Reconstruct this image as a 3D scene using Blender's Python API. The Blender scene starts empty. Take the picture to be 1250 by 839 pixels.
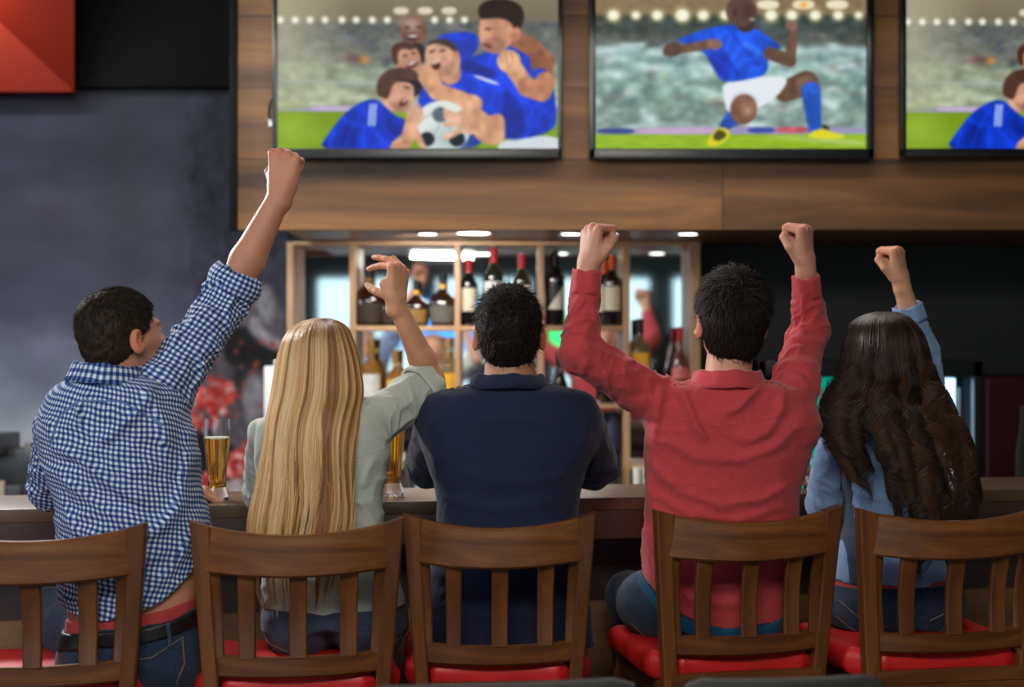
import bpy, bmesh, math, random, os
import numpy as np
from mathutils import Vector, Matrix
Q = 1.0
C = bpy.context.scene.collection
F0 = 1736.0                                    # focal length in pixels of the 1250 x 839 frame
CZ = 1.5                                       # camera height


def P(px, py, D):
    return np.array(((px - 625.0) / F0 * D, D, CZ - (py - 419.5) / F0 * D))


def lin(r, g, b):
    f = lambda v: ((v / 255 + 0.055) / 1.055) ** 2.4 if v > 10 else v / 255 / 12.92
    return (f(r), f(g), f(b), 1.0)


# ------------------------------------------------------------------ camera, world, lights, exposure
cam_d = bpy.data.cameras.new('camera')
cam = bpy.data.objects.new('camera', cam_d)
C.objects.link(cam)
cam.location = (0, 0, CZ)
cam.rotation_euler = (math.pi / 2, 0, 0)
cam_d.sensor_width = 36.0
cam_d.lens = 36.0 * F0 / 1250.0
cam_d.clip_start = 0.05
cam_d.dof.use_dof = True
cam_d.dof.focus_distance = 3.5
cam_d.dof.aperture_fstop = 1.8
bpy.context.scene.camera = cam
sc = bpy.context.scene
sc.view_settings.view_transform = 'Standard'
sc.view_settings.look = 'None'
sc.view_settings.exposure = 0.0
sc.view_settings.gamma = 1.0
sc.view_settings.use_curve_mapping = False
w = bpy.data.worlds.new('world')
sc.world = w
w.use_nodes = True
w.node_tree.nodes['Background'].inputs[0].default_value = (0.55, 0.62, 0.75, 1)
w.node_tree.nodes['Background'].inputs[1].default_value = 0.10


def area(name, loc, target, sx, sy, power, col=(1, 1, 1), spread=180):
    d = bpy.data.lights.new(name, 'AREA')
    d.shape = 'RECTANGLE'
    d.size, d.size_y, d.energy, d.color = sx, sy, power, col
    d.spread = math.radians(spread)
    o = bpy.data.objects.new(name, d)
    o.location = loc
    o.rotation_euler = (Vector(target) - Vector(loc)).to_track_quat('-Z', 'Y').to_euler()
    C.objects.link(o)
    return o


area('ceiling_glow', (-0.2, 0.3, 3.1), (0.0, 3.3, 0.9), 1.8, 0.9, 92, (1.0, 0.93, 0.84))
area('window_glow', (-3.3, 1.2, 2.3), (-0.4, 3.5, 1.0), 1.2, 1.2, 40, (0.86, 0.92, 1.0))
area('bar_glow', (0.1, 4.55, 2.72), (0.1, 4.4, 0), 2.6, 0.35, 24, (1.0, 0.95, 0.88))
area('wood_glow', (-1.5, 4.0, 2.95), (-1.1, 5.2, 2.1), 0.6, 0.3, 9, (1.0, 0.9, 0.78))  # unseen fill, added to brighten the left end of the planks
area('shelf_glow', (-0.32, 5.45, 1.905), (-0.1, 5.95, 1.2), 0.30, 0.04, 4, (1.0, 0.94, 0.86))
area('mural_glow', (-2.2, 4.9, 3.1), (-2.1, 6.1, 1.3), 1.0, 0.2, 12.0, (0.88, 0.94, 1.0), 150)  # added fill that brightens the mural, no visible fitting
area('left_rim', (-2.1, 5.0, 2.45), (-0.95, 3.4, 1.7), 0.3, 0.3, 60, (1.0, 1.0, 1.0))
area('red_box_light', (-2.34, 5.76, 3.18), (-2.05, 5.98, 2.6), 0.06, 0.06, 9.0, (1.0, 0.84, 0.66), 160)  # unseen light added to make the bulkhead's lower facet bright


# ------------------------------------------------------------------ mesh and object helpers
ORG = {}


def mesh_np(name, V, F, mat=None, parent=None, smooth=True, cols=None, uv=None, org=None, midx=None, mats=None):
    """V world coordinates; links ONE mesh object, relative to its parent's or its own origin"""
    V = np.asarray(V, dtype=np.float64)
    if parent is not None:
        o0 = ORG[parent.name]
    else:
        o0 = np.zeros(3) if org is None else np.asarray(org, float)
    F = np.asarray(F, dtype=np.int64)
    n = F.shape[1]
    me = bpy.data.meshes.new(name)
    me.vertices.add(len(V))
    me.vertices.foreach_set('co', (V - o0).ravel().astype(np.float32))
    me.loops.add(F.size)
    me.loops.foreach_set('vertex_index', F.ravel().astype(np.int32))
    me.polygons.add(len(F))
    me.polygons.foreach_set('loop_start', np.arange(0, F.size, n, dtype=np.int32))
    if smooth:
        me.polygons.foreach_set('use_smooth', np.ones(len(F), dtype=bool))
    if cols is not None:
        a = me.color_attributes.new('col', 'FLOAT_COLOR', 'POINT')
        c4 = np.ones((len(V), 4), np.float32)
        c4[:, :3] = cols[:, :3]
        a.data.foreach_set('color', c4.ravel())
    if uv is not None:
        a = me.attributes.new('pat', 'FLOAT_VECTOR', 'POINT')
        v3 = np.zeros((len(V), 3), np.float32)
        v3[:, :uv.shape[1]] = uv
        a.data.foreach_set('vector', v3.ravel())
    for m in (mats or ([mat] if mat else [])):
        me.materials.append(m)
    if midx is not None:
        me.polygons.foreach_set('material_index', np.asarray(midx, np.int32))
    me.update(calc_edges=True)
    me.validate()
    o = bpy.data.objects.new(name, me)
    C.objects.link(o)
    if parent is not None:
        o.parent = parent
    else:
        o.location = o0
    ORG[o.name] = o0
    return o


def tag(o, label=None, cat=None, group=None, kind=None):
    if label: o['label'] = label
    if cat: o['category'] = cat
    if group: o['group'] = group
    if kind: o['kind'] = kind
    return o


def empty(name, loc, rotz=0.0):
    o = bpy.data.objects.new(name, None)
    C.objects.link(o)
    o.location = loc
    o.rotation_euler = (0, 0, rotz)
    o.empty_display_size = 0.05
    ORG[o.name] = np.zeros(3)                  # parts of an Empty are given in its local frame
    return o


class MB:
    """collects boxes, tubes, lathes; build() links them as one mesh object"""
    def __init__(s):
        s.bm = bmesh.new()

    def box(s, lo, hi, bev=0.0, mi=0):
        r = bmesh.ops.create_cube(s.bm, size=1.0)
        c = [(a + b) / 2 for a, b in zip(lo, hi)]
        d = [max(abs(b - a), 1e-5) for a, b in zip(lo, hi)]
        for v in r['verts']:
            v.co = Vector((c[0] + v.co.x * d[0], c[1] + v.co.y * d[1], c[2] + v.co.z * d[2]))
        es = list({e for v in r['verts'] for e in v.link_edges})
        for f in {f for v in r['verts'] for f in v.link_faces}: f.material_index = mi
        if bev > 0:
            bmesh.ops.bevel(s.bm, geom=es, offset=bev, segments=2, profile=0.7, affect='EDGES', clamp_overlap=True)
        return s

    def hexa(s, pts, bev=0.0):
        """8 corners: bottom ring of 4, top ring of 4"""
        vs = [s.bm.verts.new(p) for p in pts]
        fs = [s.bm.faces.new([vs[i] for i in q]) for q in ((3, 2, 1, 0), (4, 5, 6, 7), (0, 1, 5, 4), (1, 2, 6, 5), (2, 3, 7, 6), (3, 0, 4, 7))]
        if bev > 0:
            es = list({e for f in fs for e in f.edges})
            bmesh.ops.bevel(s.bm, geom=es, offset=bev, segments=2, profile=0.7, affect='EDGES', clamp_overlap=True)
        return s

    def sweep(s, rings, closed_ring=True, cap=True):
        """rings: list of lists of points, same length"""
        R = [[s.bm.verts.new(p) for p in ring] for ring in rings]
        n = len(R[0])
        for a, b in zip(R[:-1], R[1:]):
            for i in range(n if closed_ring else n - 1):
                j = (i + 1) % n
                s.bm.faces.new((a[i], a[j], b[j], b[i]))
        if cap and closed_ring:
            s.bm.faces.new(R[0][::-1]); s.bm.faces.new(R[-1])
        return s

    def tube(s, pts, r, seg=10):
        pts = [Vector(p) for p in pts]
        rr = r if isinstance(r, (list, tuple)) else [r] * len(pts)
        rings = []
        up = Vector((0, 0, 1))
        t0 = (pts[1] - pts[0]).normalized()
        if abs(t0.dot(up)) > 0.95: up = Vector((1, 0, 0))
        for i, p in enumerate(pts):
            t = (pts[min(i + 1, len(pts) - 1)] - pts[max(i - 1, 0)]).normalized()
            a = (up - t * up.dot(t)).normalized()
            b = t.cross(a)
            up = a
            rings.append([p + (a * math.cos(2 * math.pi * k / seg) + b * math.sin(2 * math.pi * k / seg)) * rr[i] for k in range(seg)])
        return s.sweep(rings)

    def lathe(s, prof, c=(0, 0, 0), seg=28, sq=0.0):
        """prof: list of (r, z); sq > 0 squares the section"""
        rings = []
        for r, z in prof:
            ring = []
            for k in range(seg):
                a = 2 * math.pi * k / seg
                x, y = math.cos(a), math.sin(a)
                if sq:
                    m = (abs(x) ** (2 + sq * 6) + abs(y) ** (2 + sq * 6)) ** (-1 / (2 + sq * 6))
                    x *= m; y *= m
                ring.append((c[0] + max(r, 1e-5) * x, c[1] + max(r, 1e-5) * y, c[2] + z))
            rings.append(ring)
        return s.sweep(rings)

    def build(s, name, mat, parent=None, smooth=True, loc=None, mats=None):
        bmesh.ops.recalc_face_normals(s.bm, faces=s.bm.faces)
        me = bpy.data.meshes.new(name)
        s.bm.to_mesh(me); s.bm.free()
        for m in (mats or [mat]): me.materials.append(m)
        if smooth:
            me.polygons.foreach_set('use_smooth', [True] * len(me.polygons))
            try: me.set_sharp_from_angle(angle=math.radians(38))
            except Exception: pass
        o = bpy.data.objects.new(name, me)
        C.objects.link(o)
        if parent is not None: o.parent = parent
        if loc is not None: o.location = loc
        ORG[o.name] = np.zeros(3)
        return o


def copy_tree(o, parent=None):
    c = o.copy(); C.objects.link(c); c.parent = parent
    for ch in [x for x in bpy.data.objects if x.parent == o]:
        copy_tree(ch, c)
    return c


# ------------------------------------------------------------------ materials
def mat_base(name, col=(0.5, 0.5, 0.5, 1), rough=0.5, metal=0.0, spec=0.5, **kw):
    m = bpy.data.materials.new(name)
    m.use_nodes = True
    b = m.node_tree.nodes['Principled BSDF']
    b.inputs['Base Color'].default_value = col
    b.inputs['Roughness'].default_value = rough
    b.inputs['Metallic'].default_value = metal
    b.inputs['Specular IOR Level'].default_value = spec
    for k, v in kw.items():
        b.inputs[k.replace('_', ' ')].default_value = v
    return m, m.node_tree, b


def N(nt, t, **kw):
    n = nt.nodes.new(t)
    for k, v in kw.items(): setattr(n, k, v)
    return n


def noisy(name, col, var=0.15, scale=8.0, rough=0.5, bump=0.0, bscale=60.0, stretch=(1, 1, 1), metal=0.0, spec=0.5, coat=0.0, sheen=0.0, detail=4):
    """plain material whose colour drifts a little with noise, with an optional fine bump"""
    m, nt, b = mat_base(name, col, rough, metal, spec)
    tc = N(nt, 'ShaderNodeTexCoord'); mp = N(nt, 'ShaderNodeMapping')
    mp.inputs['Scale'].default_value = stretch
    nt.links.new(tc.outputs['Object'], mp.inputs[0])
    no = N(nt, 'ShaderNodeTexNoise'); no.inputs['Scale'].default_value = scale; no.inputs['Detail'].default_value = detail
    nt.links.new(mp.outputs[0], no.inputs['Vector'])
    cr = N(nt, 'ShaderNodeValToRGB')
    cr.color_ramp.elements[0].position = 0.3; cr.color_ramp.elements[1].position = 0.7
    cr.color_ramp.elements[0].color = tuple(max(0, c * (1 - var)) for c in col[:3]) + (1,)
    cr.color_ramp.elements[1].color = tuple(min(1, c * (1 + var)) for c in col[:3]) + (1,)
    nt.links.new(no.outputs[0], cr.inputs[0]); nt.links.new(cr.outputs[0], b.inputs['Base Color'])
    if bump:
        n2 = N(nt, 'ShaderNodeTexNoise'); n2.inputs['Scale'].default_value = bscale; n2.inputs['Detail'].default_value = 3
        nt.links.new(mp.outputs[0], n2.inputs['Vector'])
        bp = N(nt, 'ShaderNodeBump'); bp.inputs['Strength'].default_value = bump; bp.inputs['Distance'].default_value = 0.01
        nt.links.new(n2.outputs[0], bp.inputs['Height']); nt.links.new(bp.outputs[0], b.inputs['Normal'])
    b.inputs['Coat Weight'].default_value = coat; b.inputs['Coat Roughness'].default_value = 0.25
    b.inputs['Sheen Weight'].default_value = sheen
    return m


def wood(name, c0, c1, c2, axis=2, scale=1.0, rough=0.35, coat=0.15, bump=0.15, rows=None):
    """procedural wood, grain along axis; rows = (row height, board length, z0) adds board joints"""
    m, nt, b = mat_base(name, c1, rough)
    tc = N(nt, 'ShaderNodeTexCoord'); mp = N(nt, 'ShaderNodeMapping')
    st = [14.0 * scale] * 3; st[axis] = 1.1 * scale
    mp.inputs['Scale'].default_value = st
    nt.links.new(tc.outputs['Object'], mp.inputs[0])
    vec = mp.outputs[0]
    if rows:
        br = N(nt, 'ShaderNodeTexBrick')
        m2 = N(nt, 'ShaderNodeMapping')
        m2.inputs['Rotation'].default_value = (math.radians(-90), 0, 0)
        m2.inputs['Location'].default_value = (rows[3], rows[2], 0)
        nt.links.new(tc.outputs['Object'], m2.inputs[0]); nt.links.new(m2.outputs[0], br.inputs['Vector'])
        br.inputs['Scale'].default_value = 1.0
        br.inputs['Brick Width'].default_value = rows[1]; br.inputs['Row Height'].default_value = rows[0]
        br.inputs['Mortar Size'].default_value = 0.0025; br.inputs['Mortar Smooth'].default_value = 0.2
        br.inputs['Color1'].default_value = (0, 0, 0, 1); br.inputs['Color2'].default_value = (1, 1, 1, 1)
        br.inputs['Mortar'].default_value = (0.5, 0.5, 0.5, 1)
        va = N(nt, 'ShaderNodeVectorMath', operation='SCALE'); va.inputs['Scale'].default_value = 7.0
        nt.links.new(br.outputs['Color'], va.inputs[0])
        ad = N(nt, 'ShaderNodeVectorMath', operation='ADD')
        nt.links.new(vec, ad.inputs[0]); nt.links.new(va.outputs[0], ad.inputs[1]); vec = ad.outputs[0]
    n1 = N(nt, 'ShaderNodeTexNoise'); n1.inputs['Scale'].default_value = 1.0; n1.inputs['Detail'].default_value = 8; n1.inputs['Roughness'].default_value = 0.62; n1.inputs['Distortion'].default_value = 0.8
    nt.links.new(vec, n1.inputs['Vector'])
    n2 = N(nt, 'ShaderNodeTexNoise'); n2.inputs['Scale'].default_value = 0.22; n2.inputs['Detail'].default_value = 2; n2.inputs['Distortion'].default_value = 1.5
    nt.links.new(vec, n2.inputs['Vector'])
    mx = N(nt, 'ShaderNodeMath', operation='MULTIPLY_ADD'); mx.inputs[1].default_value = 0.55
    ms = N(nt, 'ShaderNodeMath', operation='MULTIPLY'); ms.inputs[1].default_value = 0.45
    nt.links.new(n2.outputs[0], ms.inputs[0]); nt.links.new(n1.outputs[0], mx.inputs[0]); nt.links.new(ms.outputs[0], mx.inputs[2])
    cr = N(nt, 'ShaderNodeValToRGB')
    e = cr.color_ramp.elements
    e[0].position, e[0].color = 0.34, c0
    e[1].position, e[1].color = 0.64, c2
    k = e.new(0.5); k.color = c1
    nt.links.new(mx.outputs[0], cr.inputs[0])
    out = cr.outputs[0]
    if rows:
        mi = N(nt, 'ShaderNodeMixRGB', blend_type='MULTIPLY')
        nt.links.new(br.outputs['Fac'], mi.inputs[0]); nt.links.new(out, mi.inputs[1]); mi.inputs[2].default_value = (0.18, 0.15, 0.12, 1)
        out = mi.outputs[0]
    nt.links.new(out, b.inputs['Base Color'])
    bp = N(nt, 'ShaderNodeBump'); bp.inputs['Strength'].default_value = bump; bp.inputs['Distance'].default_value = 0.004
    nt.links.new(n1.outputs[0], bp.inputs['Height']); nt.links.new(bp.outputs[0], b.inputs['Normal'])
    b.inputs['Coat Weight'].default_value = coat; b.inputs['Coat Roughness'].default_value = 0.3
    return m


def glow(name, col, strength):
    m = bpy.data.materials.new(name); m.use_nodes = True
    nt = m.node_tree; nt.nodes.clear()
    e = N(nt, 'ShaderNodeEmission'); o = N(nt, 'ShaderNodeOutputMaterial')
    e.inputs[0].default_value = col; e.inputs[1].default_value = strength
    nt.links.new(e.outputs[0], o.inputs[0])
    return m


def attr_mat(name, rough=0.6, emit=0.0, spec=0.4, bump=0.0, bscale=90, sss=0.0, sheen=0.0, aniso=0.0):
    """colour from the mesh's own colour attribute"""
    m, nt, b = mat_base(name, rough=rough, spec=spec)
    a = N(nt, 'ShaderNodeAttribute'); a.attribute_name = 'col'
    nt.links.new(a.outputs['Color'], b.inputs['Base Color'])
    if emit:
        b.inputs['Base Color'].default_value = (0, 0, 0, 1)
        nt.links.remove(b.inputs['Base Color'].links[0])
        nt.links.new(a.outputs['Color'], b.inputs['Emission Color']); b.inputs['Emission Strength'].default_value = emit
    if bump:
        tc = N(nt, 'ShaderNodeTexCoord')
        n2 = N(nt, 'ShaderNodeTexNoise'); n2.inputs['Scale'].default_value = bscale; n2.inputs['Detail'].default_value = 4
        nt.links.new(tc.outputs['Object'], n2.inputs['Vector'])
        bp = N(nt, 'ShaderNodeBump'); bp.inputs['Strength'].default_value = bump; bp.inputs['Distance'].default_value = 0.004
        nt.links.new(n2.outputs[0], bp.inputs['Height']); nt.links.new(bp.outputs[0], b.inputs['Normal'])
    if sss:
        b.inputs['Subsurface Weight'].default_value = sss
        b.inputs['Subsurface Radius'].default_value = (0.012, 0.005, 0.003); b.inputs['Subsurface Scale'].default_value = 1.0
    b.inputs['Sheen Weight'].default_value = sheen
    return m


M = {}
M['chair_v'] = wood('chair_wood_upright', lin(52, 27, 12), lin(98, 56, 25), lin(134, 82, 40), axis=2, rough=0.38)
M['chair_h'] = wood('chair_wood_across', lin(56, 29, 13), lin(102, 59, 27), lin(148, 94, 48), axis=0, rough=0.36)
M['vinyl'] = noisy('red_vinyl', lin(205, 30, 30), 0.08, 9, 0.46, 0.12, 18, coat=0.05)
M['plank'] = wood('wall_planks', lin(44, 26, 12), lin(110, 73, 37), lin(154, 107, 56), axis=0, scale=0.55, rough=0.55, coat=0.0, rows=(0.262, 1.95, 0.184, 0.205))
M['soffit'] = wood('soffit_wood', lin(90, 62, 40), lin(120, 88, 60), lin(145, 110, 80), axis=0, scale=0.6, rough=0.4)
M['frame_wood'] = wood('light_frame_wood', lin(150, 112, 78), lin(186, 146, 106), lin(206, 168, 128), axis=0, scale=1.0, rough=0.45)
M['frame_wood_v'] = wood('light_frame_wood_upright', lin(150, 112, 78), lin(186, 146, 106), lin(206, 168, 128), axis=2, scale=1.0, rough=0.45)
M['bar_top'] = wood('bar_top_wood', lin(66, 48, 34), lin(92, 70, 52), lin(112, 88, 66), axis=0, scale=0.8, rough=0.36, coat=0.2)
M['bar_edge'] = wood('bar_edge_wood', lin(46, 30, 26), lin(64, 44, 38), lin(84, 60, 50), axis=0, scale=0.7, rough=0.4)
M['bar_panel'] = noisy('bar_dark_panel', lin(62, 48, 50), 0.15, 3, 0.5)
M['bar_wood'] = wood('bar_lower_boards', lin(92, 62, 38), lin(126, 90, 58), lin(150, 112, 78), axis=0, scale=0.6, rough=0.5)
M['black'] = noisy('matt_black', (0.005, 0.005, 0.006, 1), 0.3, 2, 0.8, spec=0.12)
M['board'] = noisy('blackboard_black', (0.010, 0.012, 0.013, 1), 0.3, 2, 0.6)
M['gloss_black'] = noisy('gloss_black_plastic', (0.006, 0.007, 0.008, 1), 0.2, 4, 0.28)
M['ceil'] = noisy('dark_ceiling_paint', (0.018, 0.017, 0.017, 1), 0.2, 2, 0.8)
M['wall_dark'] = noisy('dark_teal_wall_paint', lin(70, 82, 84), 0.15, 1.5, 0.8)
M['red_paint'] = noisy('red_orange_paint', lin(106, 29, 16), 0.05, 2, 0.7, spec=0.08)
M['floor'] = wood('floor_boards', lin(70, 48, 32), lin(98, 70, 48), lin(120, 88, 62), axis=1, scale=0.6, rough=0.4)
M['steel'] = noisy('brushed_steel', lin(200, 204, 206), 0.08, 20, 0.22, metal=1.0)
M['dark_steel'] = noisy('dark_grey_metal', lin(84, 88, 92), 0.15, 6, 0.4, metal=0.6)
M['paper'] = noisy('white_paper', lin(225, 228, 226), 0.04, 20, 0.7, 0.1, 80)
M['grey_fab'] = noisy('dark_grey_leatherette', lin(48, 50, 48), 0.1, 12, 0.5, 0.2, 60)


# ------------------------------------------------------------------ implicit surfaces: the bodies, clothes and hair are grown as one skin each
def nrm(v):
    v = np.asarray(v, float); return v / (np.linalg.norm(v) + 1e-12)


def su(a, b, k):
    h = np.clip(0.5 + 0.5 * (b - a) / k, 0, 1)
    return b + (a - b) * h - k * h * (1 - h)


def sx(a, b, k):                                # smooth intersection
    return -su(-a, -b, k)


def cap(p, a, b, r1, r2=None, flat=False):
    r2 = r1 if r2 is None else r2
    a = np.asarray(a, float); b = np.asarray(b, float)
    ba = b - a; L = np.dot(ba, ba)
    t = (p - a) @ ba / L
    tc = np.clip(t, 0, 1)
    d = np.linalg.norm(p - a - tc[:, None] * ba, axis=1) - (r1 + (r2 - r1) * tc)
    if flat:
        d = np.maximum(d, (t - 1) * math.sqrt(L))
    return d


def ell(p, c, r, R=None):
    q = p - np.asarray(c, float)
    if R is not None: q = q @ R.T
    r = np.asarray(r, float)
    k0 = np.linalg.norm(q / r, axis=1); k1 = np.linalg.norm(q / (r * r), axis=1) + 1e-9
    return k0 * (k0 - 1) / k1


def smooth_interp(z, zs, vs):
    """monotone-ish cubic through table points (zs ascending)"""
    zs = np.asarray(zs, float); vs = np.asarray(vs, float)
    i = np.clip(np.searchsorted(zs, z) - 1, 0, len(zs) - 2)
    h = zs[i + 1] - zs[i]; t = np.clip((z - zs[i]) / h, 0, 1)
    m = np.gradient(vs, zs)
    t2 = t * t; t3 = t2 * t
    return (2 * t3 - 3 * t2 + 1) * vs[i] + (t3 - 2 * t2 + t) * h * m[i] + (-2 * t3 + 3 * t2) * vs[i + 1] + (t3 - t2) * h * m[i + 1]


class Loft:
    """horizontal slices: rows (py, left px, right px, centre depth, half depth) -> a rounded tube"""
    def __init__(s, rows, n=2.3, inset=0.0):
        R = []
        for py, l, r, D, d in rows:
            R.append((CZ - (py - 419.5) / F0 * D, ((l + r) / 2 - 625) / F0 * D, (r - l) / 2 / F0 * D, D, d))
        R.sort()
        A = np.array(R)
        s.z, s.cx, s.w, s.cy, s.d = A.T
        s.n = n; s.inset = inset

    def at(s, z):
        return [smooth_interp(z, s.z, v) for v in (s.cx, s.w, s.cy, s.d)]

    def __call__(s, p):
        ze = p[:, 2]
        if s.inset: ze = ze + s.inset * .85 * np.clip((ze - s.z[-1] + .18) / .08, 0, 1)
        cx, w, cy, d = s.at(ze)
        w = np.maximum(w - s.inset, 0.004); d = np.maximum(d - s.inset, 0.004)
        X = np.abs(p[:, 0] - cx) / w; Y = np.abs(p[:, 1] - cy) / d
        k = (X ** s.n + Y ** s.n + 1e-9) ** (1 / s.n)
        g = np.sqrt((X / w) ** 2 + (Y / d) ** 2) / (k + 1e-6)
        f = (k - 1) * np.where(k > 0.3, 1 / np.maximum(g, 1e-3), np.minimum(w, d))
        f = np.clip(f, -0.2, None)
        return np.maximum(f, np.maximum(ze - s.z[-1], s.z[0] - p[:, 2]))


def hsh(i, j, k, s):
    n = (i * 374761393 + j * 668265263 + k * 1274126177 + s * 974711) & 0xffffffff
    n = ((n ^ (n >> 13)) * 1274126177) & 0xffffffff
    n = n ^ (n >> 16)
    return (n & 0xffff) / 32767.5 - 1.0


def vnoise(p, s=0):
    i = np.floor(p).astype(np.int64); f = p - i
    f = f * f * (3 - 2 * f)
    r = 0
    for a in (0, 1):
        for b in (0, 1):
            for c in (0, 1):
                wgt = (f[:, 0] if a else 1 - f[:, 0]) * (f[:, 1] if b else 1 - f[:, 1]) * (f[:, 2] if c else 1 - f[:, 2])
                r = r + wgt * hsh(i[:, 0] + a, i[:, 1] + b, i[:, 2] + c, s)
    return r


def ridge(p, s=0):
    """soft creases: sharp-ish valleys and broad ridges"""
    v = vnoise(p, s) * 0.75 + vnoise(p * 2.1 + 7.3, s + 5) * 0.25
    return 1 - np.minimum(np.abs(v) * 2.6, 1.0) ** 0.8


def surfnets(f, lo, hi, h, marg=1.35):
    h = h * Q
    lo = np.asarray(lo, float); hi = np.asarray(hi, float)
    n = np.ceil((hi - lo) / (h * 8)).astype(int)
    g = np.stack(np.meshgrid(*[np.arange(k) for k in n], indexing='ij'), -1).reshape(-1, 3)

    def ev(pts):
        out = np.empty(len(pts))
        for k in range(0, len(pts), 400000):
            out[k:k + 400000] = f(pts[k:k + 400000])
        return out
    off8 = np.array([(a, b, c) for a in (0, 1) for b in (0, 1) for c in (0, 1)])
    for s_ in (8, 4, 2, 1):
        v = ev(lo + (g + 0.5) * (s_ * h))
        g = g[np.abs(v) < s_ * h * 0.87 * marg + (0.006 if s_ > 1 else 0.002)]
        if s_ > 1:
            g = (g[:, None, :] * 2 + off8[None]).reshape(-1, 3)
    B = 1 << 20
    key = lambda a: ((a[:, 0] + 2) * B + (a[:, 1] + 2)) * B + (a[:, 2] + 2)
    cor = (g[:, None, :] + off8[None]).reshape(-1, 3)
    ck = key(cor)
    uk, ui, inv = np.unique(ck, return_index=True, return_inverse=True)
    vals = ev(lo + cor[ui] * h)
    cv = vals[inv.reshape(-1)].reshape(-1, 8)
    neg = cv < 0
    mix = neg.any(1) & ~neg.all(1)
    g = g[mix]; cv = cv[mix]; neg = neg[mix]
    acc = np.zeros((len(g), 3)); cnt = np.zeros(len(g))
    for i in range(8):
        for ax in (4, 2, 1):
            if not i & ax:
                j = i | ax
                m = neg[:, i] != neg[:, j]
                t = cv[:, i] / (cv[:, i] - cv[:, j] + 1e-20)
                pt = off8[i] + t[:, None] * (off8[j] - off8[i])
                acc[m] += pt[m]; cnt[m] += 1
    V = lo + (g + acc / cnt[:, None]) * h
    gk = key(g); order = np.argsort(gk); sk = gk[order]

    def look(a):
        k = key(a); p = np.clip(np.searchsorted(sk, k), 0, len(sk) - 1)
        ok = sk[p] == k
        return np.where(ok, order[p], -1)
    Fs = []
    for ax in range(3):
        e = np.zeros(3, int); e[ax] = 1
        i1 = {0: 4, 1: 2, 2: 1}[ax]
        m = neg[:, 0] != neg[:, i1]
        gg = g[m]; ins = neg[m, 0]
        eb = np.zeros(3, int); eb[(ax + 1) % 3] = 1
        ec = np.zeros(3, int); ec[(ax + 2) % 3] = 1
        q = np.stack([look(gg - eb - ec), look(gg - ec), look(gg), look(gg - eb)], 1)
        ok = (q >= 0).all(1)
        q = q[ok]; ins = ins[ok]
        q[~ins] = q[~ins][:, ::-1]
        Fs.append(q)
    Fq = np.concatenate(Fs)
    return V, Fq


def grow(name, f, lo, hi, h, mat, parent=None, org=None, colf=None, uvf=None, **kw):
    V, Fq = surfnets(f, lo, hi, h)
    return mesh_np(name, V, Fq, mat, parent, True, cols=colf(V) if colf else None, uv=uvf(V) if uvf else None, org=org, **kw), V


def grad(f, p, e=0.002):
    g = np.stack([f(p + np.eye(3)[i] * e) - f(p - np.eye(3)[i] * e) for i in range(3)], 1)
    return g / (np.linalg.norm(g, axis=1)[:, None] + 1e-9)


def strands(name, paths, radii, cols, mat, parent, sides=3, flat=1.0):
    """paths (N, M, 3): every strand a thin tapering tube, all of them ONE head of hair"""
    n, m, _ = paths.shape
    t = np.gradient(paths, axis=1)
    t /= np.linalg.norm(t, axis=2, keepdims=True) + 1e-9
    ref = np.array((0.31, -0.93, 0.19))
    a = np.cross(t, ref); a /= np.linalg.norm(a, axis=2, keepdims=True) + 1e-9
    b = np.cross(t, a)
    rings = []
    for k in range(sides):
        an = 2 * math.pi * k / sides
        rings.append(paths + (a * math.cos(an) + b * math.sin(an) * flat) * radii[:, :, None])
    V = np.stack(rings, 2)                      # n, m, s, 3
    idx = np.arange(n * m * sides).reshape(n, m, sides)
    Fq = []
    for k in range(sides):
        j = (k + 1) % sides
        Fq.append(np.stack([idx[:, :-1, k], idx[:, :-1, j], idx[:, 1:, j], idx[:, 1:, k]], -1).reshape(-1, 4))
    V = V.reshape(-1, 3)
    cc = np.repeat(cols[:, None, None, :], m, 1) if cols.ndim == 2 else cols[:, :, None, :]
    cc = np.broadcast_to(cc, (n, m, sides, 3)).reshape(-1, 3)
    return mesh_np(name, V, np.concatenate(Fq), mat, parent, True, cols=cc)


# ---- head, in its own frame: q = (right, forward, up), metres, centre of the skull at 0
class Frame:
    def __init__(s, c, fwd, up, scale=1.0):
        s.c = np.asarray(c, float)
        Fw = nrm(fwd); R = nrm(np.cross(Fw, up)); U = np.cross(R, Fw)
        s.R = np.stack([R, Fw, U]); s.s = scale

    def q(s, p): return (p - s.c) @ s.R.T / s.s
    def w(s, q): return s.c + (np.asarray(q) * s.s) @ s.R


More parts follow.
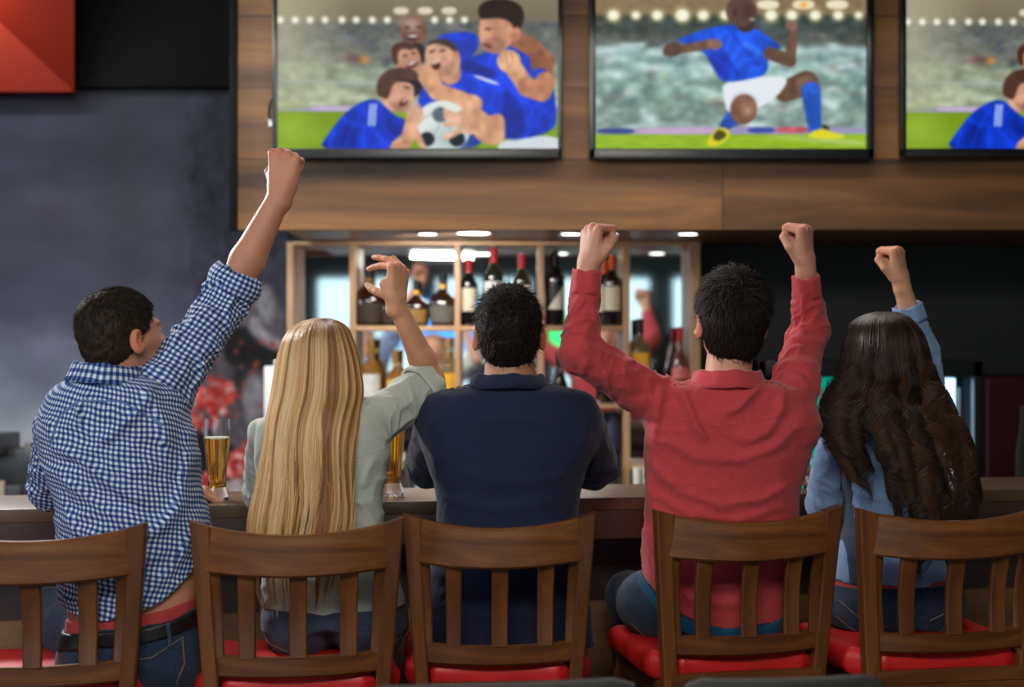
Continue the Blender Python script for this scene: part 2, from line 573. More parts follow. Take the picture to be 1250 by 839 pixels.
def head_f(q, mouth=0.009, fem=False):
    jw = 0.047 if fem else 0.052
    d = ell(q, (0, -.012, .032), (.075, .095, .083))
    d = su(d, ell(q, (0, .038, -.008), (.063, .052, .083)), .03)
    d = su(d, ell(q, (0, .032, -.060), (jw, .055, .050)), .03)
    d = su(d, cap(q, (0, .074, -.098), (0, .070, -.098), .019), .03)
    for s in (-1, 1):
        d = su(d, cap(q, (s * .044, .062, -.018), (s * .052, .03, -.012), .019), .02)
    d = su(d, cap(q, (-.034, .086, .026), (.034, .086, .026), .009), .014)
    for s in (-1, 1):
        d = -su(-d, ell(q, (s * .031, .104, .010), (.019, .016, .013)), .012)
        d = su(d, ell(q, (s * .031, .0835, .009), (.0135, .0125, .0115)), .002)
        d = su(d, cap(q, (s * .017, .095, .018), (s * .044, .088, .019), .004), .006)
    d = su(d, cap(q, (0, .090, .020), (0, .113, -.020), .007, .0105), .010)
    for s in (-1, 1):
        d = su(d, cap(q, (s * .011, .104, -.024), (s * .013, .098, -.024), .0075), .006)
    d = -su(-d, ell(q, (0, .102, -.060), (.020, .014, max(mouth, .0015))), .004)
    d = su(d, cap(q, (-.018, .089, -.050 + mouth * .4), (.018, .089, -.050 + mouth * .4), .0052), .004)
    d = su(d, cap(q, (-.016, .088, -.063 - mouth * .7), (.016, .088, -.063 - mouth * .7), .006), .004)
    for s in (-1, 1):
        Re = np.array(((math.cos(.35), -s * math.sin(.35), 0), (s * math.sin(.35), math.cos(.35), 0), (0, 0, 1)))
        e = ell(q, (s * .085, -.012, -.002), (.0085, .020, .033), Re)
        e = -su(-e, ell(q, (s * .092, -.004, .002), (.008, .012, .020), Re), .003)
        e = su(e, cap(q, (s * .079, .002, -.022), (s * .074, .004, -.03), .006), .006)
        d = su(d, e, .006)
    return d


def hair_cap_f(q, t=.012, top=1.3, front=.072, nape=-.075, side=0.0):
    d = ell(q, (0, -.014, .036), (.0745 + t * .55, .096 + t, .083 + t * top))
    d = su(d, ell(q, (0, -.040, -.018), (.060 + t * .5, .060 + t * .5, .070)), .03)
    n1 = nrm((0, .85, -.53))
    c1 = (q - np.array((0, front, .075))) @ n1
    n2 = nrm((0, .60, -.80))
    c2 = (q - np.array((0, -.010, -.020))) @ n2
    d = sx(d, c1, .012)
    d = sx(d, np.maximum(c2, nape - q[:, 2]), .012)
    return d


def short_hair(name, fr, hf, n, length, rad, cols, mat, parent, seed, curl=0.0, part=(0, -.045, .115), lift=.35, topx=1.0):
    """hf: hair cap function in the head frame"""
    rng = np.random.default_rng(seed)
    cl, ch = fr.c - .16 * fr.s, fr.c + .17 * fr.s
    f = lambda p: hf(fr.q(p)) * fr.s
    V, Fq = surfnets(f, cl, ch, .0035)
    q = fr.q(V)
    nz = vnoise(q * 90, 3) * .0022 + vnoise(q * 220, 4) * .0012
    g = grad(f, V)
    V = V + g * nz[:, None]
    base = np.array(cols[0])[None] * (1 + .25 * vnoise(q * 60, 8)[:, None])
    cap_o = mesh_np(name, V, Fq, mat, parent, True, cols=base)
    # strands over the outside only
    out = q[:, 2] > -1
    pick = rng.integers(0, len(V), n)
    p0 = V[pick] + (rng.random((n, 3)) - .5) * .004
    qq = fr.q(p0); nn = grad(f, p0) @ fr.R.T
    dirq = qq - np.array(part)
    fwd = qq[:, 1] > .02
    dirq = dirq + rng.normal(0, .022, dirq.shape)
    dirq -= nn * (dirq * nn).sum(1, keepdims=True)
    dirq /= np.linalg.norm(dirq, axis=1, keepdims=True) + 1e-9
    topf = np.clip((qq[:, 2] - .02) / .07, 0, 1)
    L = length * (.6 + .9 * rng.random(n)) * (.45 + .55 * topf * topx + .25 * (1 - topf))
    lf = lift * (0.25 + topf)
    Mst = 5
    pts = []
    cd = rng.normal(0, 1, (n, 3)) * curl
    for k in range(Mst):
        t = k / (Mst - 1)
        o = dirq * (L * t)[:, None] + nn * ((lf * L) * (t - .55 * t * t) - .002)[:, None]
        o = o + cd * (L * t * t)[:, None]
        pts.append(qq + o)
    path = np.stack(pts, 1)
    W = fr.c + (path * fr.s) @ fr.R
    rr = rad * np.array([1, 1, .9, .65, .15])[None] * (.7 + .6 * rng.random((n, 1)))
    ci = rng.integers(0, len(cols), n)
    cc = np.array(cols)[ci] * (.75 + .5 * rng.random((n, 1)))
    strands('hair_strands', W, rr, cc, mat, cap_o)
    ORG[cap_o.name] = ORG[parent.name]
    return cap_o


# ---- hand: fingers are separate chains rooted in the palm; frame q = (thumb side, towards knuckles, back of hand)
FING = [  # mcp x, mcp y, mcp z, lengths, radii
    (.029, .092, .002, (.044, .026, .020), (.0098, .0090, .0080)),
    (.0095, .096, .004, (.048, .030, .021), (.0100, .0092, .0082)),
    (-.0105, .091, .002, (.044, .028, .020), (.0096, .0088, .0078)),
    (-.0290, .083, -.002, (.034, .021, .018), (.0086, .0078, .0070))]


def hand_chain(curls, splay=(0, 0, 0, 0)):
    out = []
    for (x, y, z, L, r), cu, sp in zip(FING, curls, splay):
        p = np.array((x, y, z)); ch = [p]; a = 0
        for l, c in zip(L, cu):
            a += math.radians(c)
            sd = math.radians(sp)
            p = p + np.array((math.sin(sd) * math.cos(a), math.cos(sd) * math.cos(a), -math.sin(a))) * l
            ch.append(p)
        out.append((ch, r))
    return out


def hand_f(q, curls, thumb, splay=(0, 0, 0, 0)):
    # palm
    d = cap(q, (.018, .015, 0), (.026, .085, .000), .0150, .0125)
    d = su(d, cap(q, (.004, .010, 0), (.0095, .088, .001), .0160, .0130), .012)
    d = su(d, cap(q, (-.008, .010, 0), (-.0105, .084, 0), .0160, .0125), .012)
    d = su(d, cap(q, (-.017, .014, -.002), (-.0280, .076, -.004), .0145, .0115), .012)
    d = su(d, cap(q, (.020, .022, -.012), (.030, .045, -.018), .016, .014), .014)   # thumb mound
    d = su(d, cap(q, (-.022, .020, -.012), (-.028, .055, -.012), .013, .011), .012)
    for ch, r in hand_chain(curls, splay):
        e = cap(q, ch[0], ch[1], r[0] * 1.06, r[1] * 1.02)
        e = su(e, cap(q, ch[1], ch[2], r[1] * 1.05, r[2] * 1.02), .003)
        e = su(e, cap(q, ch[2], ch[3], r[2] * 1.03, r[2] * .86), .003)
        # knuckle joint in the palm side, blends only with its own root
        e = su(e, cap(q, ch[0] - np.array((0, .03, 0)), ch[0] + np.array((0, 0, .001)), .006, r[0] * 1.10), .004)
        d = su(d, e, .0028)
    t = thumb
    e = cap(q, t[0], t[1], .0135, .0115)
    e = su(e, cap(q, t[1], t[2], .0112, .0105), .003)
    e = su(e, cap(q, t[2], t[3], .0108, .0085), .003)
    return su(d, e, .005)


FIST = [(82, 98, 62), (86, 100, 62), (88, 100, 62), (90, 98, 60)]
T_FIST = [(.022, .018, -.012), (.043, .050, -.024), (.036, .074, -.044), (.012, .078, -.052)]
POINT = [(90, 12, 6), (72, 12, 6), (58, 50, 30), (66, 60, 30)]
T_POINT = [(.020, .016, -.012), (.030, .022, -.042), (.028, .028, -.066), (.027, .038, -.088)]
T_OPEN = [(.022, .018, -.012), (.052, .046, -.020), (.066, .068, -.028), (.068, .092, -.036)]
RELAX = [(28, 34, 20), (34, 40, 22), (38, 44, 24), (42, 46, 26)]


def hand_frame(wrist, ydir, dors, side, s=1.0):
    Y = nrm(ydir); D = np.asarray(dors, float); D = nrm(D - Y * np.dot(D, Y))
    X = np.cross(Y, D) * (-1 if side == 'R' else 1)
    fr = Frame((0, 0, 0), (0, 1, 0), (0, 0, 1)); fr.c = np.asarray(wrist, float); fr.R = np.stack([X, Y, D]); fr.s = s
    return fr


def local(f, fr, r):
    """evaluate f in a frame only near it; far off, the distance to its bounding ball"""
    def g(p, centre=np.zeros(3)):
        q = fr.q(p)
        dist = np.linalg.norm(q - centre, axis=1)
        m = dist < r
        out = (dist - r * .72) * fr.s
        if m.any(): out[m] = f(q[m]) * fr.s
        return out
    return g


# ------------------------------------------------------------------ the setting
def struct(o, **kw):
    o['kind'] = 'structure'; return o


DF = 5.2                                        # plank wall
DS = 5.84                                       # front of the back-bar shelves
DM = 6.12                                       # mirror and mural wall
ZH = P(0, 280.5, DF)[2]                         # bottom of the plank wall
fx0 = P(290, 0, DF)[0]
struct(MB().box((-5, -4.3, -0.1), (5, 6.4, 0)).build('floor', M['floor'], smooth=False))
struct(MB().box((-5, -4.3, 3.25), (5, 4.6, 3.35)).build('ceiling', M['ceil'], smooth=False))
zc = P(0, 109, DM)[2]
struct(MB().box((-5, 4.6, 3.25), (fx0, 6.3, 3.35)).build('ceiling_left', M['ceil'], smooth=False))
struct(MB().box((-4.1, DM - .06, zc), (fx0 + .3, DM + .02, 3.25)).build('wall_upper_left', M['black'], smooth=False))
struct(MB().box((fx0, 4.6, 3.25), (5, 6.3, 3.35)).build('ceiling_right', M['ceil'], smooth=False))
struct(MB().box((-4.2, 4.0, 0), (-4.1, 6.2, 3.35)).build('wall_left', M['wall_dark'], smooth=False))
struct(MB().box((-4.2, -4.3, 0), (-4.1, 4.0, 3.35)).build('wall_left_front', M['wall_dark'], smooth=False))
struct(MB().box((4.1, -4.3, 0), (4.2, 6.2, 3.35)).build('wall_right', M['wall_dark'], smooth=False))
struct(MB().box((-4.2, DM + .02, 0), (4.2, DM + .12, 3.35)).build('wall_back', M['board'], smooth=False))
struct(MB().box((fx0, DF, ZH), (4.1, DF + .05, 3.25)).build('wall_plank_header', M['plank'], smooth=False))
sf = struct(MB().box((fx0 + .16, DF + .05, ZH + .004), (4.1, DM + .02, ZH + .05)).build('ceiling_soffit', M['soffit'], smooth=False))
struct(MB().box((fx0 - .028, DF - .012, ZH + .0), (fx0, DF + .06, 3.25), .003).build('trim_1', M['black']))
# room behind the camera, seen in the mirror: wall with a band of windows
wz0, wz1 = .30, 2.28
mbw = MB()
wins = [(-3.6, -2.45), (-2.25, -1.1), (-.9, .25), (.45, 1.6), (1.8, 2.95)]
mbw.box((-4.2, -4.3, 0), (4.2, -4.1, wz0)).box((-4.2, -4.3, wz1), (4.2, -4.1, 3.35))
xs = [-4.2] + [v for w_ in wins for v in w_] + [4.2]
for i in range(0, len(xs), 2): mbw.box((xs[i], -4.3, wz0), (xs[i + 1], -4.1, wz1))
struct(mbw.build('wall_rear', M['wall_dark'], smooth=False))
M['day'] = glow('daylit_frosted_glass', (0.62, 0.86, 0.93, 1), 1.7)
for i, (a, b) in enumerate(wins):
    wn = struct(MB().box((a, -4.26, wz0), (b, -4.22, wz1)).build('window_%d' % (i + 1), M['day'], smooth=False))
    fm = MB()
    for x in (a + .02, (a + b) / 2, b - .02): fm.box((x - .02, -4.22, wz0), (x + .02, -4.17, wz1))
    for z in (wz0 + .02, 1.55, wz1 - .02): fm.box((a, -4.22, z - .02), (b, -4.17, z + .02))
    fo = fm.build('window_frame', M['black'], wn, smooth=False)

# ------------------------------------------------------------------ small raster helper: pictures that are themselves flat (screens, mural)
class Canvas:
    def __init__(s, W, H, x0, y0, x1, y1, bg):
        s.W, s.H = W, H
        xs = np.linspace(x0, x1, W); ys = np.linspace(y0, y1, H)
        s.X, s.Y = np.meshgrid(xs, ys)
        s.px = (x1 - x0) / W
        s.I = np.ones((H, W, 3)) * np.array(bg, float)

    def blend(s, a, col):
        a = np.clip(a, 0, 1)[..., None]
        col = np.asarray(col, float)
        s.I = s.I * (1 - a) + col * a

    def poly(s, pts, col, soft=4.0, alpha=1.0):
        pts = np.array(pts, float)
        # rounded outline: Chaikin
        for _ in range(2):
            n = np.roll(pts, -1, 0)
            pts = np.stack([pts * .75 + n * .25, pts * .25 + n * .75], 1).reshape(-1, 2)
        x0, y0 = pts.min(0) - 30; x1, y1 = pts.max(0) + 30
        m = (s.X >= x0) & (s.X <= x1) & (s.Y >= y0) & (s.Y <= y1)
        X, Y = s.X[m], s.Y[m]
        d = np.full(X.shape, 1e9); sg = np.ones(X.shape)
        for a, b in zip(pts, np.roll(pts, -1, 0)):
            e = b - a; wx, wy = X - a[0], Y - a[1]
            t = np.clip((wx * e[0] + wy * e[1]) / (e @ e + 1e-9), 0, 1)
            d = np.minimum(d, (wx - e[0] * t) ** 2 + (wy - e[1] * t) ** 2)
            c1 = Y >= a[1]; c2 = Y < b[1]; c3 = e[0] * wy > e[1] * wx
            fl = (c1 & c2 & c3) | (~c1 & ~c2 & ~c3)
            sg[fl] *= -1
        sd = np.sqrt(d) * sg
        A = np.zeros(s.X.shape); A[m] = np.clip(.5 - sd / soft, 0, 1) * alpha
        s.blend(A, col)

    def ell(s, cx, cy, rx, ry, col, rot=0, soft=4.0, alpha=1.0):
        c, n = math.cos(math.radians(rot)), math.sin(math.radians(rot))
        x = (s.X - cx) * c + (s.Y - cy) * n; y = -(s.X - cx) * n + (s.Y - cy) * c
        k = np.sqrt((x / rx) ** 2 + (y / ry) ** 2)
        s.blend((.5 - (k - 1) * min(rx, ry) / soft) * alpha, col)

    def line(s, pts, r, col, soft=4.0, alpha=1.0, r2=None):
        pts = np.array(pts, float); n = len(pts) - 1
        D = np.full(s.X.shape, 1e9)
        for i in range(n):
            a, b = pts[i], pts[i + 1]; e = b - a
            t = np.clip(((s.X - a[0]) * e[0] + (s.Y - a[1]) * e[1]) / (e @ e + 1e-9), 0, 1)
            rr = r if r2 is None else r + (r2 - r) * (i + t) / n
            D = np.minimum(D, np.hypot(s.X - a[0] - e[0] * t, s.Y - a[1] - e[1] * t) - rr)
        s.blend((.5 - D / soft) * alpha, col)

    def noise(s, sx_, sy_, amp, seed, col=None, lo=0.0, mask=None):
        p = np.stack([s.X.ravel() / sx_, s.Y.ravel() / sy_, np.zeros(s.X.size) + seed * 3.7], 1)
        v = (vnoise(p, seed) * .6 + vnoise(p * 2.3 + 5, seed + 1) * .4).reshape(s.X.shape)
        if mask is None: mask = 1
        if col is None: s.I = np.clip(s.I * (1 + (amp * v * mask)[..., None]), 0, 255)
        else: s.blend(np.clip((v - lo) * amp, 0, 1) * mask, col)
        return v

    def blur(s, r):
        k = np.exp(-.5 * (np.arange(-int(3 * r) - 1, int(3 * r) + 2) / r) ** 2); k /= k.sum()
        n = len(k) // 2
        for ax in (0, 1):
            pad = [(0, 0)] * 3; pad[ax] = (n, n)
            J = np.pad(s.I, pad, mode='edge'); out = 0
            for i, w_ in enumerate(k):
                out = out + w_ * (J[i:i + s.H] if ax == 0 else J[:, i:i + s.W])
            s.I = out

    def linear(s):
        v = np.clip(s.I, 0, 255) / 255
        return np.where(v > .04045, ((v + .055) / 1.055) ** 2.4, v / 12.92).reshape(-1, 3)


def picture(name, cv, corners, mat, parent=None):
    """flat grid mesh with the canvas as its colours; corners: top-left, top-right, bottom-left"""
    tl, tr, bl = [np.asarray(c, float) for c in corners]
    u, v = np.meshgrid(np.linspace(0, 1, cv.W), np.linspace(0, 1, cv.H))
    V = tl + u.reshape(-1, 1) * (tr - tl) + v.reshape(-1, 1) * (bl - tl)
    i = np.arange(cv.W * cv.H).reshape(cv.H, cv.W)
    Fq = np.stack([i[:-1, :-1], i[1:, :-1], i[1:, 1:], i[:-1, 1:]], -1).reshape(-1, 4)
    return mesh_np(name, V, Fq, mat, parent, False, cols=cv.linear())


def cloth_and_skin(c):
    """folds in the players' shirts and modelling of skin, as the broadcast picture shows them"""
    r, g, b = c.I[..., 0], c.I[..., 1], c.I[..., 2]
    fig = (c.Y > -40)
    blue = np.clip((b - r - 70) / 50, 0, 1) * np.clip((b - g - 50) / 40, 0, 1)
    skin = np.clip((r - b - 22) / 20, 0, 1) * np.clip((r - g - 12) / 14, 0, 1) * (c.Y > 0) * (c.Y < 580)
    p = np.stack([c.X.ravel() / 46 + c.Y.ravel() / 90, c.Y.ravel() / 70 - c.X.ravel() / 140, np.zeros(c.X.size) + 4], 1)
    rr = ridge(p, 5).reshape(c.X.shape); v2 = vnoise(p * .6, 9).reshape(c.X.shape)
    c.I = c.I * (1 + (blue * (.24 * (rr - .45) + .26 * v2))[..., None])
    v3 = vnoise(np.stack([c.X.ravel() / 26, c.Y.ravel() / 30, np.zeros(c.X.size)], 1), 12).reshape(c.X.shape)
    c.I = np.clip(c.I * (1 + (skin * .13 * v3)[..., None] * np.array((1, 1.1, 1.2))), 0, 255)


def tv_crowd():
    c = Canvas(380, 214, 60, -33, 1185, 600, (150, 158, 140))
    t = (c.Y + 33) / 633
    for y0, y1, a, b in ((-40, 90, (140, 128, 104), (120, 112, 92)), (90, 250, (96, 100, 98), (120, 124, 112)), (250, 425, (134, 146, 126), (170, 180, 152))):
        m = np.clip((c.Y - y0) / (y1 - y0), 0, 1)[..., None]
        col = np.array(a) * (1 - m) + np.array(b) * m
        A = ((c.Y >= y0) & (c.Y <= y1))[..., None]
        c.I = np.where(A, col, c.I)
    msk = ((c.Y > 85) & (c.Y < 425)).astype(float)
    c.noise(46, 22, .30, 3, mask=msk); c.noise(20, 14, .20, 7, mask=msk)
    c.noise(50, 20, 2.2, 11, (60, 70, 92), .25, mask=msk * (c.Y < 270))
    c.noise(30, 16, 2.0, 15, (150, 92, 72), .40, mask=msk * (c.Y < 270))
    c.ell(405, 240, 18, 14, (216, 130, 50), soft=20, alpha=.8); c.ell(350, 235, 30, 16, (110, 50, 60), soft=24, alpha=.5)
    c.ell(90, 120, 150, 300, (210, 206, 172), soft=260, alpha=.55)
    c.blur(2.2)
    for x in (70, 130, 190, 250, 318, 375, 440, 500, 690, 750, 810):
        c.ell(x, 82, 13, 13, (255, 255, 236), soft=14)
    for x in (555, 652, 748): c.poly([(x - 30, 30), (x + 30, 30), (x + 30, 60), (x - 30, 60)], (226, 214, 190), 8)
    c.poly([(60, 320), (700, 335), (700, 345), (60, 332)], (170, 182, 170), 8, .7)
    c.poly([(60, 430), (1300, 430), (1300, 456), (60, 456)], (152, 152, 190), 8); c.poly([(190, 428), (420, 428), (420, 448), (190, 448)], (196, 176, 214), 8)
    c.I[c.Y > 450] = (126, 160, 34)
    c.noise(300, 30, .10, 21, mask=(c.Y > 450).astype(float))
    c.ell(110, 520, 90, 80, (168, 196, 70), soft=90, alpha=.5)
    # man at right
    blue, dk, sk = (20, 62, 214), (12, 34, 132), (206, 150, 118)
    c.poly([(950, 560), (1200, 540), (1200, 620), (940, 620)], (214, 222, 230), 6)
    c.poly([(660, 148), (860, 120), (870, 200), (820, 240), (1010, 170), (1130, 190), (1160, 300), (1185, 480), (1160, 530), (1060, 560), (940, 560), (880, 380), (700, 300)], blue, 5)
    c.poly([(960, 330), (1040, 420), (1060, 560), (960, 560)], dk, 24, .7)
    c.poly([(780, 240), (860, 250), (960, 300), (900, 320), (790, 290)], dk, 20, .8)
    c.line([(1000, 150), (1080, 190), (1140, 250)], 36, (150, 96, 72), 6)
    c.poly([(1070, 190), (1165, 240), (1165, 320), (1130, 290), (1075, 290)], (140, 86, 64), 6)
    c.poly([(1075, 290), (1120, 270), (1165, 310), (1140, 330)], blue, 5)
    c.ell(940, 118, 72, 100, sk, 8, 5); c.poly([(870, 80), (862, 30), (900, 0), (975, -8), (1052, 30), (1045, 110), (1010, 140), (1000, 90), (950, 74), (900, 78)], (44, 32, 30), 6)
    c.ell(1015, 140, 20, 30, (196, 130, 100), 20, 5); c.poly([(878, 160), (950, 140), (985, 190), (930, 218), (890, 200)], (150, 100, 80), 14, .6)
    c.ell(900, 185, 20, 8, (120, 50, 50), 20, 6); c.ell(905, 118, 14, 5, (80, 50, 44), 0, 5)
    c.line([(990, 250), (1060, 350)], 36, (214, 160, 120), 5); c.line([(1060, 350), (1120, 370), (1135, 330)], 40, (190, 130, 96), 6)
    c.ell(988, 248, 48, 46, (222, 170, 130), 10, 5)
    for k in range(3): c.line([(950 + k * 24, 215), (958 + k * 24, 250)], 3, (170, 110, 84), 5, .7)
    # bald man at the back
    c.ell(605, 125, 55, 62, (120, 80, 66), 0, 5); c.ell(598, 96, 44, 30, (170, 140, 130), 0, 26, .7)
    c.ell(602, 152, 26, 12, (60, 26, 24), 0, 5); c.ell(602, 147, 20, 5, (235, 226, 220), 0, 4); c.ell(580, 112, 10, 4, (50, 30, 26)); c.ell(628, 110, 10, 4, (50, 30, 26))
    c.poly([(570, 180), (650, 170), (660, 260), (600, 250)], (36, 26, 34), 8)
    # second man
    c.ell(580, 235, 52, 66, (204, 150, 122), -25, 5); c.poly([(515, 230), (520, 180), (570, 165), (620, 190), (600, 205), (560, 195), (540, 215), (545, 262), (525, 260)], (78, 46, 34), 5)
    c.ell(600, 262, 26, 12, (110, 40, 40), -25, 5); c.ell(600, 256, 20, 5, (235, 225, 220), -25, 4); c.ell(572, 225, 9, 4, (60, 36, 30)); c.ell(606, 216, 9, 4, (60, 36, 30))
    c.poly([(540, 270), (640, 290), (650, 380), (560, 400), (520, 330)], (30, 24, 36), 10)
    # central man
    c.poly([(700, 300), (800, 285), (940, 320), (970, 400), (965, 450), (900, 470), (890, 600), (620, 600), (620, 360)], blue, 5)
    c.poly([(760, 420), (860, 440), (880, 600), (780, 600)], dk, 26, .6)
    c.poly([(700, 270), (790, 250), (800, 320), (750, 350), (705, 320)], (190, 134, 104), 6)
    c.ell(722, 238, 70, 82, (216, 164, 134), -18, 5)
    c.poly([(650, 190), (680, 160), (740, 155), (785, 190), (785, 250), (765, 200), (700, 172)], (62, 44, 38), 7)
    c.poly([(690, 290), (760, 250), (780, 210), (770, 290), (720, 325)], (140, 96, 78), 18, .6)
    c.ell(695, 266, 20, 17, (74, 20, 24), -18, 5); c.ell(692, 254, 14, 4, (240, 232, 226), -18, 4); c.ell(680, 208, 12, 5, (80, 50, 40), -20, 5); c.ell(722, 205, 12, 5, (80, 50, 40), -10, 5)
    c.ell(775, 228, 14, 22, (200, 140, 110), 0, 5)
    c.poly([(850, 300), (950, 335), (945, 345), (845, 310)], (235, 238, 244), 4)
    c.line([(655, 300), (700, 370), (800, 400)], 38, (214, 158, 122), 5, r2=32); c.ell(835, 415, 48, 36, (222, 166, 130), 10, 5)
    c.poly([(895, 470), (970, 450), (975, 560), (930, 590), (850, 560), (840, 500)], (206, 150, 114), 6)
    # near left man
    c.poly([(215, 610), (270, 530), (340, 440), (450, 385), (520, 460), (600, 500), (560, 610)], blue, 5)
    c.poly([(480, 470), (600, 480), (590, 530), (520, 560)], (16, 40, 160), 18, .7)
    c.poly([(330, 480), (380, 560), (400, 610), (300, 610)], (14, 44, 176), 26, .6)
    for k in range(3): c.line([(432 + k * 11, 420), (426 + k * 11, 505)], 3.2, (225, 232, 245), 3)
    c.poly([(500, 330), (600, 330), (612, 380), (590, 440), (545, 455), (500, 440), (470, 400)], (216, 162, 134), 5)
    c.poly([(455, 380), (460, 320), (500, 280), (570, 270), (635, 300), (610, 330), (560, 318), (520, 340), (505, 400), (480, 395)], (80, 54, 42), 6)
    c.poly([(500, 400), (560, 430), (600, 400), (575, 450), (530, 455)], (140, 96, 80), 16, .6)
    c.ell(565, 412, 20, 12, (96, 30, 34), -40, 5); c.ell(570, 405, 14, 4, (240, 230, 226), -40, 4); c.ell(578, 352, 12, 4, (70, 46, 38), 15, 5)
    c.line([(540, 590), (600, 540), (620, 470)], 26, (214, 160, 126), 5); c.poly([(510, 580), (600, 560), (590, 610), (510, 610)], (200, 146, 112), 6)
    # the ball and hands
    c.ell(720, 512, 116, 106, (226, 234, 228), 0, 4); c.ell(745, 560, 80, 60, (168, 186, 184), 0, 60, .6)
    for px, py, r, ro in ((712, 462, 34, 0), (660, 560, 32, 20), (780, 560, 34, 40)):
        c.poly([(px + r * 1.15 * math.cos(math.radians(a + ro)), py + r * 1.1 * math.sin(math.radians(a + ro))) for a in range(-90, 270, 72)], (22, 34, 42) if py > 500 else (92, 104, 118), 4)
    for a, b in (((712, 495), (690, 540)), ((735, 490), (765, 540)), ((640, 480), (680, 455)), ((745, 455), (800, 465))): c.line([a, b], 2, (150, 160, 160), 4)
    c.ell(610, 470, 34, 44, (226, 176, 146), 20, 5); c.line([(600, 500), (640, 585)], 13, (222, 168, 138), 4); c.line([(590, 480), (575, 540)], 16, (214, 160, 128), 4); c.line([(620, 430), (600, 450)], 14, (226, 176, 146), 4)
    c.ell(830, 490, 62, 50, (222, 170, 136), 20, 5)
    for y0, y1 in ((458, 450), (478, 470), (500, 500), (545, 555)): c.line([(815, 480 + (y0 - 458) * .4), (735, y1)], 11, (230, 180, 148), 4)
    c.line([(860, 480), (930, 540)], 42, (214, 158, 122), 5)
    cloth_and_skin(c)
    c.blur(1.0)
    return c


